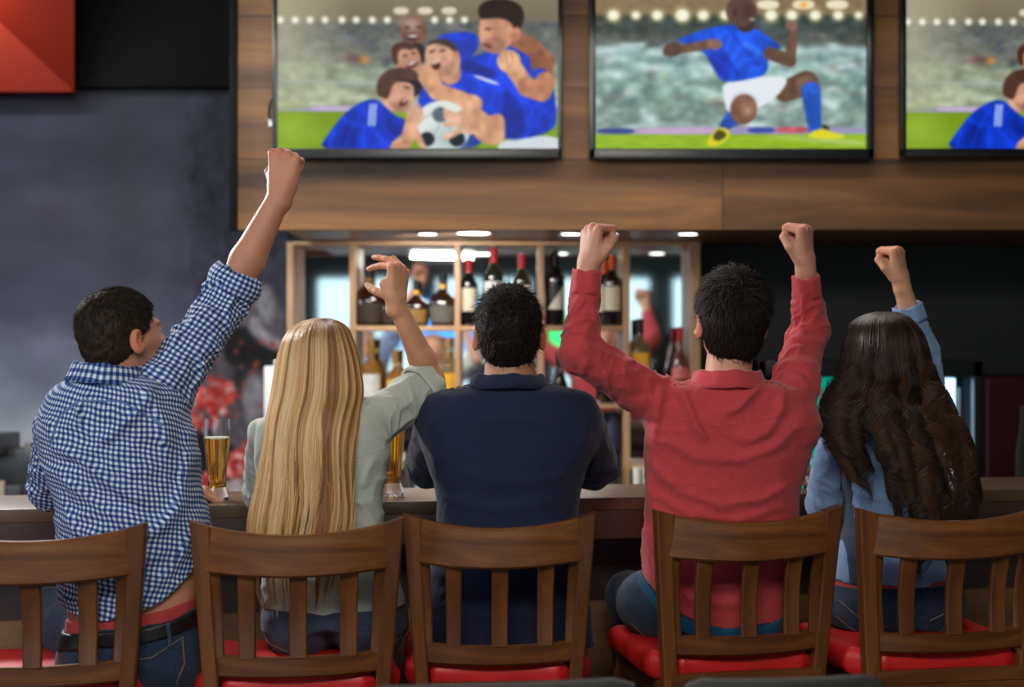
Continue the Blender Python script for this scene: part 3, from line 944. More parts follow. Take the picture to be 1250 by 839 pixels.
def tv_player():
    c = Canvas(380, 214, 90, -12, 1175, 600, (150, 178, 170))
    c.I[c.Y < 60] = (140, 120, 88)
    for y0, y1, a, b in ((60, 190, (52, 66, 62), (92, 96, 92)), (190, 320, (140, 176, 172), (140, 170, 162)), (320, 520, (128, 160, 150), (136, 158, 150))):
        m = np.clip((c.Y - y0) / (y1 - y0), 0, 1)[..., None]
        A = ((c.Y >= y0) & (c.Y <= y1))[..., None]
        c.I = np.where(A, np.array(a) * (1 - m) + np.array(b) * m, c.I)
    msk = ((c.Y > 75) & (c.Y < 520)).astype(float)
    c.noise(60, 30, .30, 31, mask=msk); c.noise(26, 20, .26, 37, mask=msk)
    c.noise(80, 30, 1.8, 41, (216, 238, 236), .05, mask=msk * (c.Y > 170)); c.noise(60, 34, 1.2, 45, (84, 118, 130), .2, mask=msk)
    c.noise(50, 24, 1.6, 49, (150, 110, 110), .35, mask=msk); c.noise(40, 24, 1.6, 55, (190, 190, 136), .40, mask=msk)
    c.ell(150, 200, 60, 16, (220, 236, 238), soft=24, alpha=.7); c.ell(1050, 200, 90, 14, (206, 226, 232), soft=24, alpha=.6)
    c.blur(2.4)
    for x, r in ((162, 22), (252, 16), (338, 20), (438, 26), (522, 20), (610, 18), (795, 22), (878, 20), (972, 20), (1064, 18), (1146, 14)):
        c.ell(x, 62, r * 1.5, r * 1.4, (180, 172, 120), soft=22, alpha=.8); c.ell(x, 62, r, r * .9, (255, 252, 228), soft=14)
    for x in (782, 925, 1060): c.poly([(x - 44, 0), (x + 44, 0), (x + 44, 38), (x - 44, 38)], (242, 232, 200), 10)
    c.ell(925, 20, 18, 14, (230, 170, 90), soft=12)
    c.poly([(60, 516), (1200, 508), (1200, 540), (60, 542)], (160, 150, 190), 6)
    c.poly([(250, 516), (600, 512), (600, 540), (250, 540)], (200, 170, 206), 6); c.poly([(815, 510), (950, 510), (950, 536), (815, 536)], (204, 92, 110), 6)
    c.poly([(700, 512), (810, 512), (810, 536), (700, 536)], (70, 84, 170), 6); c.poly([(95, 516), (245, 516), (245, 540), (95, 540)], (60, 76, 140), 6)
    c.I[c.Y > 541] = (150, 188, 44)
    g = (c.Y > 541).astype(float); c.noise(60, 8, .14, 61, mask=g); c.poly([(720, 545), (1180, 565), (1180, 590), (900, 565)], (214, 224, 180), 16, .5)
    blue, dk = (28, 84, 220), (20, 40, 150)
    sk, skd = (104, 76, 60), (70, 48, 38)
    # far leg and near leg
    c.line([(680, 440), (610, 505)], 46, (44, 80, 176), 5, r2=22)
    c.poly([(585, 505), (640, 530), (600, 585), (535, 588), (540, 560)], (226, 214, 40), 5); c.poly([(580, 515), (625, 540), (590, 570), (555, 560)], (40, 40, 34), 8, .8)
    c.line([(850, 370), (935, 335)], 42, sk, 5, r2=50); c.ell(940, 345, 52, 40, (120, 92, 74), 10, 6)
    c.line([(955, 370), (970, 520)], 40, (40, 88, 190), 5, r2=26)
    c.poly([(945, 535), (1000, 515), (1030, 530), (1095, 545), (1085, 558), (945, 558)], (228, 218, 50), 5); c.poly([(995, 500), (1020, 505), (1035, 525), (1000, 520)], (60, 56, 30), 5)
    c.poly([(595, 325), (785, 305), (870, 310), (830, 380), (760, 430), (700, 450), (620, 460), (605, 400)], (232, 238, 244), 5)
    c.poly([(640, 370), (740, 380), (735, 440), (640, 430)], (184, 200, 218), 22, .5)
    c.ell(684, 440, 54, 62, (128, 88, 70), 10, 6); c.ell(700, 440, 24, 30, (190, 150, 128), 0, 30, .7)
    c.poly([(415, 155), (600, 95), (735, 112), (800, 160), (845, 195), (780, 220), (785, 300), (700, 322), (600, 335), (560, 270), (525, 205), (430, 172)], blue, 5)
    c.poly([(530, 210), (600, 200), (640, 260), (620, 330), (590, 320)], dk, 26, .8); c.line([(640, 140), (740, 260)], 8, (20, 60, 190), 14, .7); c.line([(690, 180), (780, 230)], 8, (60, 130, 240), 16, .6); c.line([(560, 150), (660, 300)], 8, (16, 44, 160), 16, .7)
    c.line([(790, 215), (870, 245)], 26, sk, 5); c.line([(870, 240), (885, 120)], 24, sk, 5, r2=16); c.ell(876, 104, 25, 22, (130, 100, 84), 0, 5)
    c.line([(375, 210), (540, 180)], 16, (112, 84, 66), 5, r2=20); c.ell(568, 178, 30, 22, (140, 108, 88), 10, 5); c.ell(400, 200, 38, 28, (90, 66, 54), -10, 6)
    c.poly([(640, 80), (730, 90), (720, 130), (670, 132)], skd, 6); c.ell(675, 45, 62, 62, (98, 74, 64), -10, 5); c.ell(705, 50, 30, 44, (84, 60, 50), 0, 14, .6); c.ell(718, 78, 12, 5, (190, 170, 160), 0, 5); c.ell(650, 55, 9, 16, (76, 52, 44), 0, 5)
    cloth_and_skin(c)
    c.blur(1.0)
    return c


M['screen'] = attr_mat('screen_picture', rough=0.35, emit=0.95, spec=0.08)


def television(pxl, pxr, pyb, cvs, label, sbl, sbr, sbb):
    """pixel edges of the case and of its lit screen on the plank wall"""
    x0, x1 = P(pxl, 0, DF - .06)[0], P(pxr, 0, DF - .06)[0]
    zb = P(0, pyb, DF - .06)[2]
    sx0, sx1 = P(sbl, 0, DF - .055)[0], P(sbr, 0, DF - .055)[0]
    szb = P(0, sbb, DF - .055)[2]; szt = szb + (sx1 - sx0) * cvs.H / cvs.W
    zt = szt + (sx0 - x0)
    t = empty('television', ((x0 + x1) / 2, DF - .06, zb))
    tag(t, label, 'television', 'televisions on the plank wall')
    ox, oy, oz = t.location
    L = lambda a, b: ((a[0] - ox, a[1] - oy, a[2] - oz), (b[0] - ox, b[1] - oy, b[2] - oz))
    m = MB(); yf, yb_ = DF - .075, DF - .035
    for a, b in (((x0, yf, zb), (x1, yb_, szb)), ((x0, yf, szt), (x1, yb_, zt)), ((x0, yf, zb), (sx0, yb_, zt)), ((sx1, yf, zb), (x1, yb_, zt))):
        m.box(*L(a, b), .004)
    m.build('bezel', M['gloss_black'], t)
    MB().box(*L((x0 + .01, DF - .05, zb + .01), (x1 - .01, DF - .012, zt - .01)), .006).build('back_case', M['black'], t)
    MB().box(*L((x0 + .25, DF - .014, zb + .15), (x1 - .25, DF, zt - .15))).build('wall_bracket', M['dark_steel'], t)
    y = DF - .055
    picture('screen', cvs, [np.array(v) - np.array((ox, oy, oz)) for v in ((sx0, y, szt), (sx1, y, szt), (sx0, y, szb))], M['screen'], t)
    return t


cv1, cv2 = tv_crowd(), tv_player()
television(333, 686, 193.5, cv1, 'wall television showing cheering blue-shirted team round a ball, above the gap left of the shelves', 339, 681, 182)
television(719, 1066, 194, cv2, 'wall television showing one kneeling player in blue shirt and white shorts', 727, 1057, 182)
television(1099, 1448, 191, cv1, 'wall television at the right edge of the photo, its right part cut off', 1105, 1442, 182)
# small white tag and cable at the left side of the first television
cb = MB().tube([P(333, 120, DF - .03), P(329, 128, DF - .01), P(328, 140, DF - .008), P(331, 148, DF - .01)], .0035, 6).build('cable', M['black'])
tag(cb, 'short black cable hanging beside the left television', 'cable')
sp = MB().box(P(328, 154, DF - .012), P(332.5, 146, DF) + np.array((0, 0, 0))).build('power_adapter', M['paper'])
tag(sp, 'tiny white plug on the planks beside the left television', 'plug')

# ------------------------------------------------------------------ mural on the left wall
def mural():
    c = Canvas(340, 420, -40, 105, 352, 640, (74, 76, 94))
    g = np.clip((c.Y - 105) / 260, 0, 1)[..., None]
    c.I = np.array((54, 58, 68)) * (1 - g) + np.array((74, 77, 96)) * g
    for x, w_, col in ((10, 26, (58, 58, 72)), (70, 36, (64, 62, 78)), (150, 30, (56, 58, 66)), (200, 30, (62, 64, 76)), (262, 26, (44, 48, 60))):
        c.ell(x, 190, w_, 150, col, 3, 50, .55)
    c.noise(120, 60, .12, 71)
    c.ell(285, 300, 50, 200, (40, 42, 54), 0, 80, .6)
    fog = 1 / (1 + np.exp(-(c.Y - 420 - 14 * np.sin(c.X / 34.) - .10 * c.X) / 26))
    c.noise(40, 22, .10, 77); c.blend(fog * .9 * np.clip(.8 + .5 * vnoise(np.stack([c.X.ravel() / 55, c.Y.ravel() / 32, 0 * c.X.ravel()], 1), 78).reshape(c.X.shape), 0, 1), (142, 150, 172))
    fog2 = 1 / (1 + np.exp(-(c.Y - 500 - 10 * np.sin(c.X / 25.)) / 22))
    c.blend(fog2 * .9, (206, 214, 224))
    c.noise(50, 30, 1.2, 75, (150, 156, 178), .1, mask=np.clip((c.Y - 380) / 60, 0, 1) * .6)
    c.ell(60, 425, 40, 26, (140, 144, 168), -10, 40, .4); c.ell(25, 560, 70, 26, (186, 192, 196), -12, 40, .5)
    for k in range(7): c.line([(-6 + k * 9, 560 - k * 2), (10 + k * 8, 540 - k * 5)], 1.6, (206, 210, 212), 3, .6)
    # the painted figure: grey cloak, dark folds, red blossoms
    c.poly([(225, 640), (222, 470), (250, 430), (275, 400), (300, 352), (330, 345), (352, 380), (352, 640)], (92, 88, 98), 10)
    c.poly([(312, 352), (328, 346), (338, 372), (330, 400), (316, 388)], (146, 148, 158), 8)
    c.poly([(270, 404), (300, 396), (330, 420), (352, 440), (352, 456), (320, 450), (288, 452), (272, 436)], (34, 34, 38), 6)
    c.poly([(300, 400), (312, 380), (326, 410), (346, 416), (340, 430), (318, 420)], (170, 170, 182), 6, .7)
    c.poly([(280, 452), (300, 446), (316, 470), (310, 510), (290, 500)], (48, 46, 50), 8); c.poly([(292, 470), (312, 452), (326, 474), (318, 520), (300, 530)], (136, 136, 146), 8)
    c.poly([(330, 450), (352, 440), (352, 560), (334, 560)], (60, 58, 64), 8)
    c.poly([(236, 520), (262, 540), (290, 545), (296, 590), (250, 600), (232, 570)], (34, 28, 32), 8)
    rng = random.Random(5)
    for cx, cy, n, r in ((246, 500, 70, 30), (264, 478, 34, 22), (286, 575, 44, 24), (306, 555, 22, 16), (258, 600, 34, 22)):
        for _ in range(n):
            a, q = rng.random() * 6.28, r * math.sqrt(rng.random())
            c.ell(cx + q * math.cos(a), cy + q * math.sin(a) * .9, 2.5 + 4.5 * rng.random(), 2 + 3.5 * rng.random(), rng.choice([(206, 66, 60), (190, 48, 46), (222, 120, 112), (214, 178, 176)]), 0, 3)
    for _ in range(26): c.ell(262 + 80 * rng.random(), 360 + 190 * rng.random(), 2 + 2.5 * rng.random(), 2 + 2 * rng.random(), (176, 74, 68), 0, 3, .8)
    c.poly([(228, 600), (352, 585), (352, 640), (228, 640)], (70, 32, 36), 12, .8)
    c.poly([(262, 592), (300, 580), (330, 592), (320, 604), (270, 606)], (196, 190, 192), 6, .8)
    c.noise(9, 12, .30, 91, mask=(c.X > 225).astype(float)); c.noise(22, 30, .22, 93, mask=(c.X > 225).astype(float))
    c.blur(1.1)
    return c


M['mural'] = attr_mat('painted_mural', rough=0.75, spec=0.2)
mx0, mx1 = P(-40, 0, DM)[0], P(352, 0, DM)[0]
mu = picture('mural', mural(), [(mx0, DM + .005, P(0, 105, DM)[2]), (mx1, DM + .005, P(0, 105, DM)[2]), (mx0, DM + .005, P(0, 640, DM)[2])], M['mural'])
tag(mu, 'dark wall painting with pale fog and a cloaked figure among red blossoms', 'mural')
# red painted bulkhead, upper left; slant made up so its upper facet stays dark
D_ = 5.98
c0, c1, c2, c3 = P(90.5, 112, D_), P(-160, 112, D_), P(-160, -206, D_), P(-60, -112, D_)
p = [P(90.5, 112, D_), P(-351, 112, D_), P(-351, -140, D_)]
p[1][0] = p[2][0] = -3.3; p[2][2] = p[0][2] + (p[0][0] + 3.3) * .933; p[2][2] = min(p[2][2], 3.24); p[2][0] = p[0][0] - (p[2][2] - p[0][2]) / .933; p[1][0] = p[2][0]
u1 = P(90.5, -300, D_) * 1.0; u1[1] = D_ - .48; u1[0] = P(90.5, 0, D_ - .48)[0]; u1[2] = 3.24
bk = lambda v: (v[0] if v[0] < -2.2 else P(88, 0, DM - .065)[0], DM - .065, v[2])
V = [p[0], p[1], p[2], u1, bk(p[0]), bk(p[1]), bk(p[2]), bk(u1)]
b = bmesh.new(); vs = [b.verts.new(v) for v in V]
for q in ((0, 1, 2), (0, 2, 3), (0, 3, 7, 4), (1, 0, 4, 5), (2, 1, 5, 6), (3, 2, 6, 7), (4, 7, 6), (4, 6, 5)):
    b.faces.new([vs[i] for i in q])
m_ = MB(); m_.bm.free(); m_.bm = b
rb = m_.build('red_bulkhead', M['red_paint'], smooth=False)
tag(rb, 'red-orange bulkhead hanging in the upper left corner, slanted so its upper facet stays dark', 'bulkhead')

# ------------------------------------------------------------------ back-bar shelf unit with mirror
X = lambda px, D=DS: P(px, 0, D)[0]
Z = lambda py, D=DS: P(0, py, D)[2]
zt, zs1, zs2, zs3, zcnt = Z(299), Z(398), Z(493), Z(568), 0.86
su_ = empty('shelf_unit', (0, DS, 0)); tag(su_, 'light wood back-bar shelf unit with a mirror behind its bays', 'shelf')


def lb(m, x0, y0, z0, x1, y1, z1, bev=.002):
    return m.box((x0, y0 - DS, z0), (x1, y1 - DS, z1), bev)


posts = [(350, 358), (426.5, 434), (555, 562), (657, 664), (761, 769), (843, 855)]
for a, b_ in posts:
    lb(MB(), X(a), DS, zcnt, X(b_), DS + .165, zt).build('upright', M['frame_wood_v'], su_)
lb(MB(), X(350), DS, zt, X(855), DS + .165, ZH + .002).build('top_board', M['frame_wood'], su_)
for a, b_ in ((434, 555), (562, 657), (664, 761)):
    lb(MB(), X(a), DS + .002, zs1 - .020, X(b_), DS + .163, zs1).build('shelf_board', M['frame_wood'], su_)
    lb(MB(), X(a), DS + .002, zs2 - .018, X(b_), DS + .163, zs2).build('shelf_board', M['frame_wood'], su_)
    lb(MB(), X(a), DS + .002, zs3 - .018, X(b_), DS + .163, zs3).build('shelf_board', M['frame_wood'], su_)
lb(MB(), X(769), DS + .002, zs2 - .018 + .09, X(843), DS + .163, zs2 + .09).build('shelf_board', M['frame_wood'], su_)
lb(MB(), X(769), DS + .002, zs3 - .018, X(843), DS + .163, zs3).build('shelf_board', M['frame_wood'], su_)
mm, nt, bb = mat_base('mirror_glass', (0.80, 0.86, 0.87, 1), 0.035, 1.0)
lb(MB(), X(351), DS + .165, zcnt, X(854), DS + .172, zt, 0).build('mirror', mm, su_, smooth=False)
cn = empty('back_counter', (0, DS, 0)); tag(cn, 'low dark counter along the back wall under the shelves', 'counter')
MB().box((-3.6, -.28, .82), (.93, .27, zcnt), .004).build('worktop', M['dark_steel'], cn)
MB().box((-3.6, -.24, 0), (.92, .27, .82), .003).build('cabinet', M['black'], cn)


def bottle(kind, px, py_bot, h_px, D, cols, label, seed=0, group='bottles on the back-bar shelves', z=None):
    """kind: wine, decanter, whisky, square, liqueur; cols: glass, label, cap"""
    x = P(px, 0, D)[0]; z = Z(py_bot, DS) if z is None else z
    H = h_px / F0 * D
    prof = {
        'wine': [(0, 0), (.118, 0), (.125, .012), (.125, .60), (.118, .66), (.085, .715), (.052, .76), (.045, .80), (.045, .985), (.05, .99), (.05, 1), (0, 1)],
        'decanter': [(0, 0), (.19, 0), (.21, .02), (.255, .30), (.262, .40), (.235, .50), (.15, .59), (.075, .65), (.062, .70), (.062, .80), (.062, .99), (0, 1)],
        'whisky': [(0, 0), (.145, 0), (.155, .015), (.155, .50), (.150, .56), (.10, .63), (.056, .68), (.052, .74), (.052, .985), (0, 1)],
        'square': [(0, 0), (.15, 0), (.16, .02), (.16, .50), (.145, .57), (.075, .64), (.06, .68), (.06, .985), (0, 1)],
        'liqueur': [(0, 0), (.16, 0), (.17, .02), (.165, .25), (.12, .42), (.07, .56), (.052, .66), (.05, .72), (.05, .985), (0, 1)],
    }[kind]
    t = empty('liquor_bottle' if kind != 'wine' else 'wine_bottle', (x, D, z))
    tag(t, label, 'bottle', group)
    sq = {'decanter': .12, 'square': .5, 'whisky': .05}.get(kind, 0)
    MB().lathe([(r * H, zz * H) for r, zz in prof], seg=28, sq=sq).build('glass_body', cols[0], t)
    r_at = lambda zz: np.interp(zz, [q[1] for q in prof[1:]], [q[0] for q in prof[1:]]) * H
    lo, hi = {'wine': (.22, .56), 'decanter': (.07, .36), 'whisky': (.10, .46), 'square': (.10, .46), 'liqueur': (.05, .26)}[kind]
    if cols[1]:
        m = MB(); rings = []
        for zz in np.linspace(lo, hi, 5):
            rr = r_at(zz) + .0012
            ring = []
            for k in range(13):
                a = math.radians(-90 + (k - 6) * 10.5)
                xx, yy = math.cos(a), math.sin(a)
                if sq:
                    q_ = (abs(xx) ** (2 + sq * 6) + abs(yy) ** (2 + sq * 6)) ** (-1 / (2 + sq * 6)); xx *= q_; yy *= q_
                ring.append((rr * xx, rr * yy, zz * H))
            rings.append(ring)
        m.sweep(rings, closed_ring=False).build('label', cols[1], t)
    c_lo = {'wine': .80, 'decanter': .83, 'whisky': .86, 'square': .76, 'liqueur': .74}[kind]
    rc = r_at(.9) + .0016
    MB().lathe([(0, c_lo * H), (rc, c_lo * H), (rc, .998 * H), (rc * .9, 1.006 * H), (0, 1.006 * H)], seg=20).build('cap', cols[2], t)
    if kind in ('decanter', 'whisky'):
        MB().lathe([(0, .70 * H), (rc, .70 * H), (rc, .775 * H), (0, .775 * H)], seg=20).build('neck_band', cols[3] if len(cols) > 3 else cols[2], t)
    return t


def gl(name, col, rough=.06): return noisy(name, col, .1, 6, rough, spec=.7, coat=.4)


G = {k: gl('glass_' + k, c) for k, c in {
    'brown': (0.020, 0.006, 0.004, 1), 'green': (0.012, 0.020, 0.008, 1), 'black': (0.006, 0.006, 0.007, 1),
    'rose': (0.14, 0.04, 0.03, 1), 'clearish': lin(190, 196, 192)}.items()}
mm_, nt_, bb_ = mat_base('amber_spirit', lin(240, 184, 80), .05, spec=.6, Transmission_Weight=.85, IOR=1.33); G['amber'] = mm_
mm_, nt_, bb_ = mat_base('pale_spirit', lin(240, 226, 180), .05, spec=.6, Transmission_Weight=.9, IOR=1.33); G['pale'] = mm_
mm_, nt_, bb_ = mat_base('blue_glass', lin(90, 150, 190), .05, spec=.6, Transmission_Weight=.6, IOR=1.33); G['blue'] = mm_
K = {k: noisy('label_' + k, lin(*c), .1, 30, .6) for k, c in {
    'cream': (206, 196, 174), 'grey': (92, 92, 84), 'gold': (140, 104, 52), 'dark': (60, 48, 40), 'white': (224, 222, 214),
    'black': (16, 15, 16), 'red': (176, 30, 44), 'orange': (226, 96, 40), 'navy': (26, 28, 60), 'yellow': (232, 170, 40), 'pink': (214, 120, 116)}.items()}
# diagonal black and cream label of the tall black bottle
dl, nt, bb = mat_base('label_diagonal', (1, 1, 1, 1), .55)
tc = N(nt, 'ShaderNodeTexCoord'); sp_ = N(nt, 'ShaderNodeSeparateXYZ'); nt.links.new(tc.outputs['Object'], sp_.inputs[0])
ma = N(nt, 'ShaderNodeMath', operation='MULTIPLY_ADD'); ma.inputs[1].default_value = -1.5; nt.links.new(sp_.outputs[0], ma.inputs[0]); nt.links.new(sp_.outputs[2], ma.inputs[2])
gt = N(nt, 'ShaderNodeMath', operation='LESS_THAN'); gt.inputs[1].default_value = .118; nt.links.new(ma.outputs[0], gt.inputs[0])
mi = N(nt, 'ShaderNodeMixRGB'); mi.inputs[1].default_value = lin(14, 13, 14); mi.inputs[2].default_value = lin(196, 188, 172)
nt.links.new(gt.outputs[0], mi.inputs[0]); nt.links.new(mi.outputs[0], bb.inputs['Base Color'])
lb(MB(), X(351), DS + .172, zcnt, X(854), DS + .19, zt, 0).build('back_panel', M['black'], su_)
YB = DS + .085
sc_ = YB / DS
px_ = lambda v: 625 + (v - 625) / 1.0
g1 = 'dark bottles on the top shelf'
bottle('decanter', 449, 398, 76, YB, (G['brown'], K['dark'], K['black'], K['gold']), 'squat dark brown bottle by the left upright, behind the pointing hand', z=zs1)
bottle('decanter', 476, 398, 58, YB + .02, (G['brown'], K['dark'], K['black'], K['gold']), 'squat dark bottle mostly hidden behind the raised bare forearm', z=zs1)
bottle('decanter', 508, 398, 56, YB - .01, (G['brown'], K['gold'], K['black'], K['yellow']), 'small squat brown bottle with a gold neck band on the top shelf', z=zs1)
bottle('decanter', 540, 398, 66, YB, (G['brown'], K['grey'], K['black'], K['yellow']), 'larger squat brown bottle with grey label beside the second upright', z=zs1)
bottle('wine', 572, 398, 82, YB - .03, (G['black'], K['cream'], K['red']), 'dark wine bottle with cream label, leftmost of the red-capped row', z=zs1)
bottle('wine', 602.5, 398, 96, YB - .03, (G['green'], K['white'], K['red']), 'green wine bottle with red capsule above the navy man\'s hair', z=zs1)
bottle('wine', 637, 398, 88, YB - .03, (G['green'], K['white'], K['red']), 'green wine bottle with red capsule left of the third upright', z=zs1)
bottle('wine', 678, 398, 92, YB - .035, (G['black'], dl, K['black']), 'all-black wine bottle with a diagonal black and cream label', z=zs1)
bottle('wine', 747, 398, 86, YB - .035, (G['black'], K['cream'], K['orange']), 'dark wine bottle with orange capsule and cream label on the top shelf', z=zs1)
bottle('wine', 738, 398, 80, YB + .045, (G['black'], K['cream'], K['orange']), 'dark bottle with orange capsule standing behind the other orange one', z=zs1)
bottle('whisky', 453, 493, 78, YB - .04, (G['amber'], K['white'], K['gold'], K['gold']), 'amber whisky bottle beside the blonde hair on the middle shelf', z=zs2)
bottle('square', 483, 493, 64, YB - .03, (G['amber'], K['yellow'], K['gold']), 'square amber bottle with yellow label on the middle shelf', z=zs2)
bottle('whisky', 547, 493, 80, YB - .04, (G['pale'], K['yellow'], K['gold'], K['gold']), 'pale spirit bottle between the bent elbow and the navy shoulder', z=zs2)
bottle('square', 517, 493, 60, YB - .03, (G['amber'], K['yellow'], K['gold']), 'square amber bottle hidden behind the bare elbow', z=zs2)
bottle('liqueur', 660, 493, 66, YB - .04, (G['black'], K['white'], K['red']), 'small dark bottle with red cap beside the navy man\'s ear', z=zs2)
bottle('liqueur', 684, 493, 64, YB - .04, (G['black'], K['white'], K['black']), 'small dark bottle with white label between ear and red elbow', z=zs2)
bottle('wine', 741, 493, 74, YB - .04, (G['black'], K['white'], K['red']), 'dark bottle with red cap behind the red shirt sleeve', z=zs2)
bottle('square', 781, 470, 76, YB - .03, (G['pale'], K['yellow'], K['navy']), 'bottle with navy cap and yellow label beside the fourth upright', z=zs2 + .09)
bottle('liqueur', 830, 470, 66, YB - .03, (G['rose'], K['pink'], K['red']), 'rose coloured bottle with red neck in the right bay', z=zs2 + .09)


# glassware, jars and small things lower down
mm_, nt_, bb_ = mat_base('clear_glass', (0.95, 0.98, 0.97, 1), .03, Transmission_Weight=1.0, IOR=1.35); G['clear'] = mm_


def tumbler(px, D, z, r, h, label, mat=None, name='drinking_glass', cat='glass', group='glasses low on the back bar'):
    pr = [(0, 0), (r * .82, 0), (r * .86, .004), (r, h), (r - .002, h), (r * .80, .010), (0, .010)]
    o = MB().lathe(pr, seg=20).build(name, mat or G['clear'], loc=(P(px, 0, D)[0], D, z))
    tag(o, label, cat, group)
    return o


for px, w_ in ((498, 'below the gap between the grey shirt and the navy shirt'), (520, 'next to the navy shirt on the counter'), (742, 'behind the navy sleeve, lower bay'), (752, 'left of the fourth upright, low')):
    tumbler(px, DS - .02, zcnt, .030, .15, 'clear tall glass ' + w_)
for px, w_ in ((778, 'white-blue storage jar beside the red shirt, left of two'), (790, 'white-blue storage jar beside the red shirt, right of two')):
    tumbler(px, DS - .05, zcnt, .018, .135, w_, K['white'], 'storage_jar', 'jar', 'jars low in the right bay')
bx_ = MB().box((-.05, -.04, 0), (.05, .04, .13), .006).build('cardboard_box', M['paper'], loc=(P(716, 0, DS)[0], DS - .03, zcnt)); tag(bx_, 'pale box on the back counter under the navy sleeve', 'box')
jg = MB().lathe([(0, 0), (.04, 0), (.045, .01), (.05, .10), (.042, .16), (.03, .19), (.034, .21), (0, .21)]).build('dark_jug', K['navy'], loc=(P(750, 0, DS)[0], DS + .075, zs3)); tag(jg, 'dark blue jug on the low shelf below the red elbow', 'jug')
pl_ = MB().lathe([(0, 0), (.06, 0), (.075, .012), (.078, .02), (0, .03)]).build('bowl', K['cream'], loc=(P(488, 0, DS)[0], DS + .075, zs3)); tag(pl_, 'cream bowl on the low shelf beside the grey shirt', 'bowl')
jr = MB().lathe([(0, 0), (.035, 0), (.04, .008), (.04, .10), (.03, .12), (.03, .14), (0, .14)]).build('dark_jar', K['black'], loc=(P(520, 0, DS)[0], DS + .075, zs3)); tag(jr, 'black jar on the low shelf next to the navy shirt', 'jar')
tp = empty('beer_tap', (P(492, 0, 5.45)[0], 5.45 + .18, zcnt)); tag(tp, 'curved chrome tap between the grey shirt and the navy shirt', 'tap')
MB().lathe([(0, 0), (.028, 0), (.028, .012), (.014, .02), (.012, .05), (0, .05)]).build('tap_base', M['steel'], tp)
MB().tube([(0, 0, .04), (0, 0, .14), (.004, 0, .20), (.02, -.01, .235), (.045, -.02, .245), (.062, -.03, .225), (.066, -.032, .19)], .0085, 12).build('spout', M['steel'], tp)
# paper roll on its stand
pr_ = empty('paper_roll_holder', (P(329, 0, 5.5)[0], 5.64, zcnt)); tag(pr_, 'tall white kitchen roll holder in front of the mural', 'paper roll holder')
MB().lathe([(0, 0), (.06, 0), (.06, .01), (.008, .016), (.008, .555), (.011, .56), (.006, .575), (0, .578)]).build('stand', M['steel'], pr_)
zr = Z(508, 5.64) - zcnt; zr2 = Z(447, 5.64) - zcnt
MB().lathe([(.0085, zr2 - .26), (.044, zr2 - .26), (.045, zr2 - .255), (.045, zr2 - .005), (.042, zr2), (.0085, zr2)], seg=32).build('roll', M['paper'], pr_)
MB().lathe([(0, .016), (.03, .016), (.03, zr2 - .26), (0, zr2 - .26)], seg=24).build('riser', M['dark_steel'], pr_)
# left end of the counter: machine and order screen
em = empty('coffee_machine', (P(2, 0, 5.6)[0], 5.7, zcnt)); tag(em, 'dark grey coffee machine at the left end of the back counter', 'coffee machine')
MB().box((-.14, -.12, .0), (.08, .12, .08), .008).build('base', M['dark_steel'], em)
MB().box((-.14, -.02, .08), (.08, .12, .22), .012).build('body', M['dark_steel'], em)
MB().box((-.14, -.12, .20), (.0, .12, .28), .012).build('top', M['dark_steel'], em)
MB().lathe([(0, .08), (.014, .08), (.016, .17), (0, .17)], c=(-.03, -.13, -.06), seg=14).build('handle', K['cream'], em)
MB().lathe([(0, .08), (.012, .08), (.014, .16), (0, .16)], c=(.01, -.13, -.06), seg=14).build('handle', K['cream'], em)
ps = empty('order_screen', (P(34, 0, 5.5)[0], 5.6, zcnt)); tag(ps, 'tilted black order screen behind the checked shoulder', 'monitor')
MB().lathe([(0, 0), (.05, 0), (.05, .01), (.012, .02), (.012, .12), (0, .12)], seg=20).build('stand', M['black'], ps)
MB().hexa([(-.03, -.03, .08), (.12, .03, .08), (.12, .045, .08), (-.03, -.015, .08), (-.06, .03, .245), (.09, .09, .245), (.09, .105, .245), (-.06, .045, .245)], .003).build('screen_case', M['gloss_black'], ps)

# downlights in the soffit
M['lamp'] = glow('warm_lamp', (1.0, 0.97, 0.90, 1), 9.0)
for px, D, w_ in ((522, 5.42, 'small round downlight in the soffit above the pointing hand'), (578, 5.38, 'round downlight in the soffit over the red-capped wine bottles'), (697, 5.42, 'small round downlight in the soffit left of the raised red cuff'), (742, 5.42, 'small round downlight in the soffit right of the raised fist'), (840, 5.42, 'small round downlight at the right end of the shelves')):
    x = P(px, 0, D)[0]; dlt = empty('ceiling_downlight', (x, D, ZH + .004)); tag(dlt, w_, 'downlight', 'downlights over the back bar')
    r = .062 if px == 578 else .036
    MB().lathe([(r, 0), (r + .010, 0), (r + .010, -.004), (r, -.004), (r, 0)], seg=28).build('ring', M['steel'], dlt)
    MB().lathe([(0, -.001), (r, -.001), (r, -.003), (0, -.003)], seg=28).build('lens', M['lamp'], dlt)
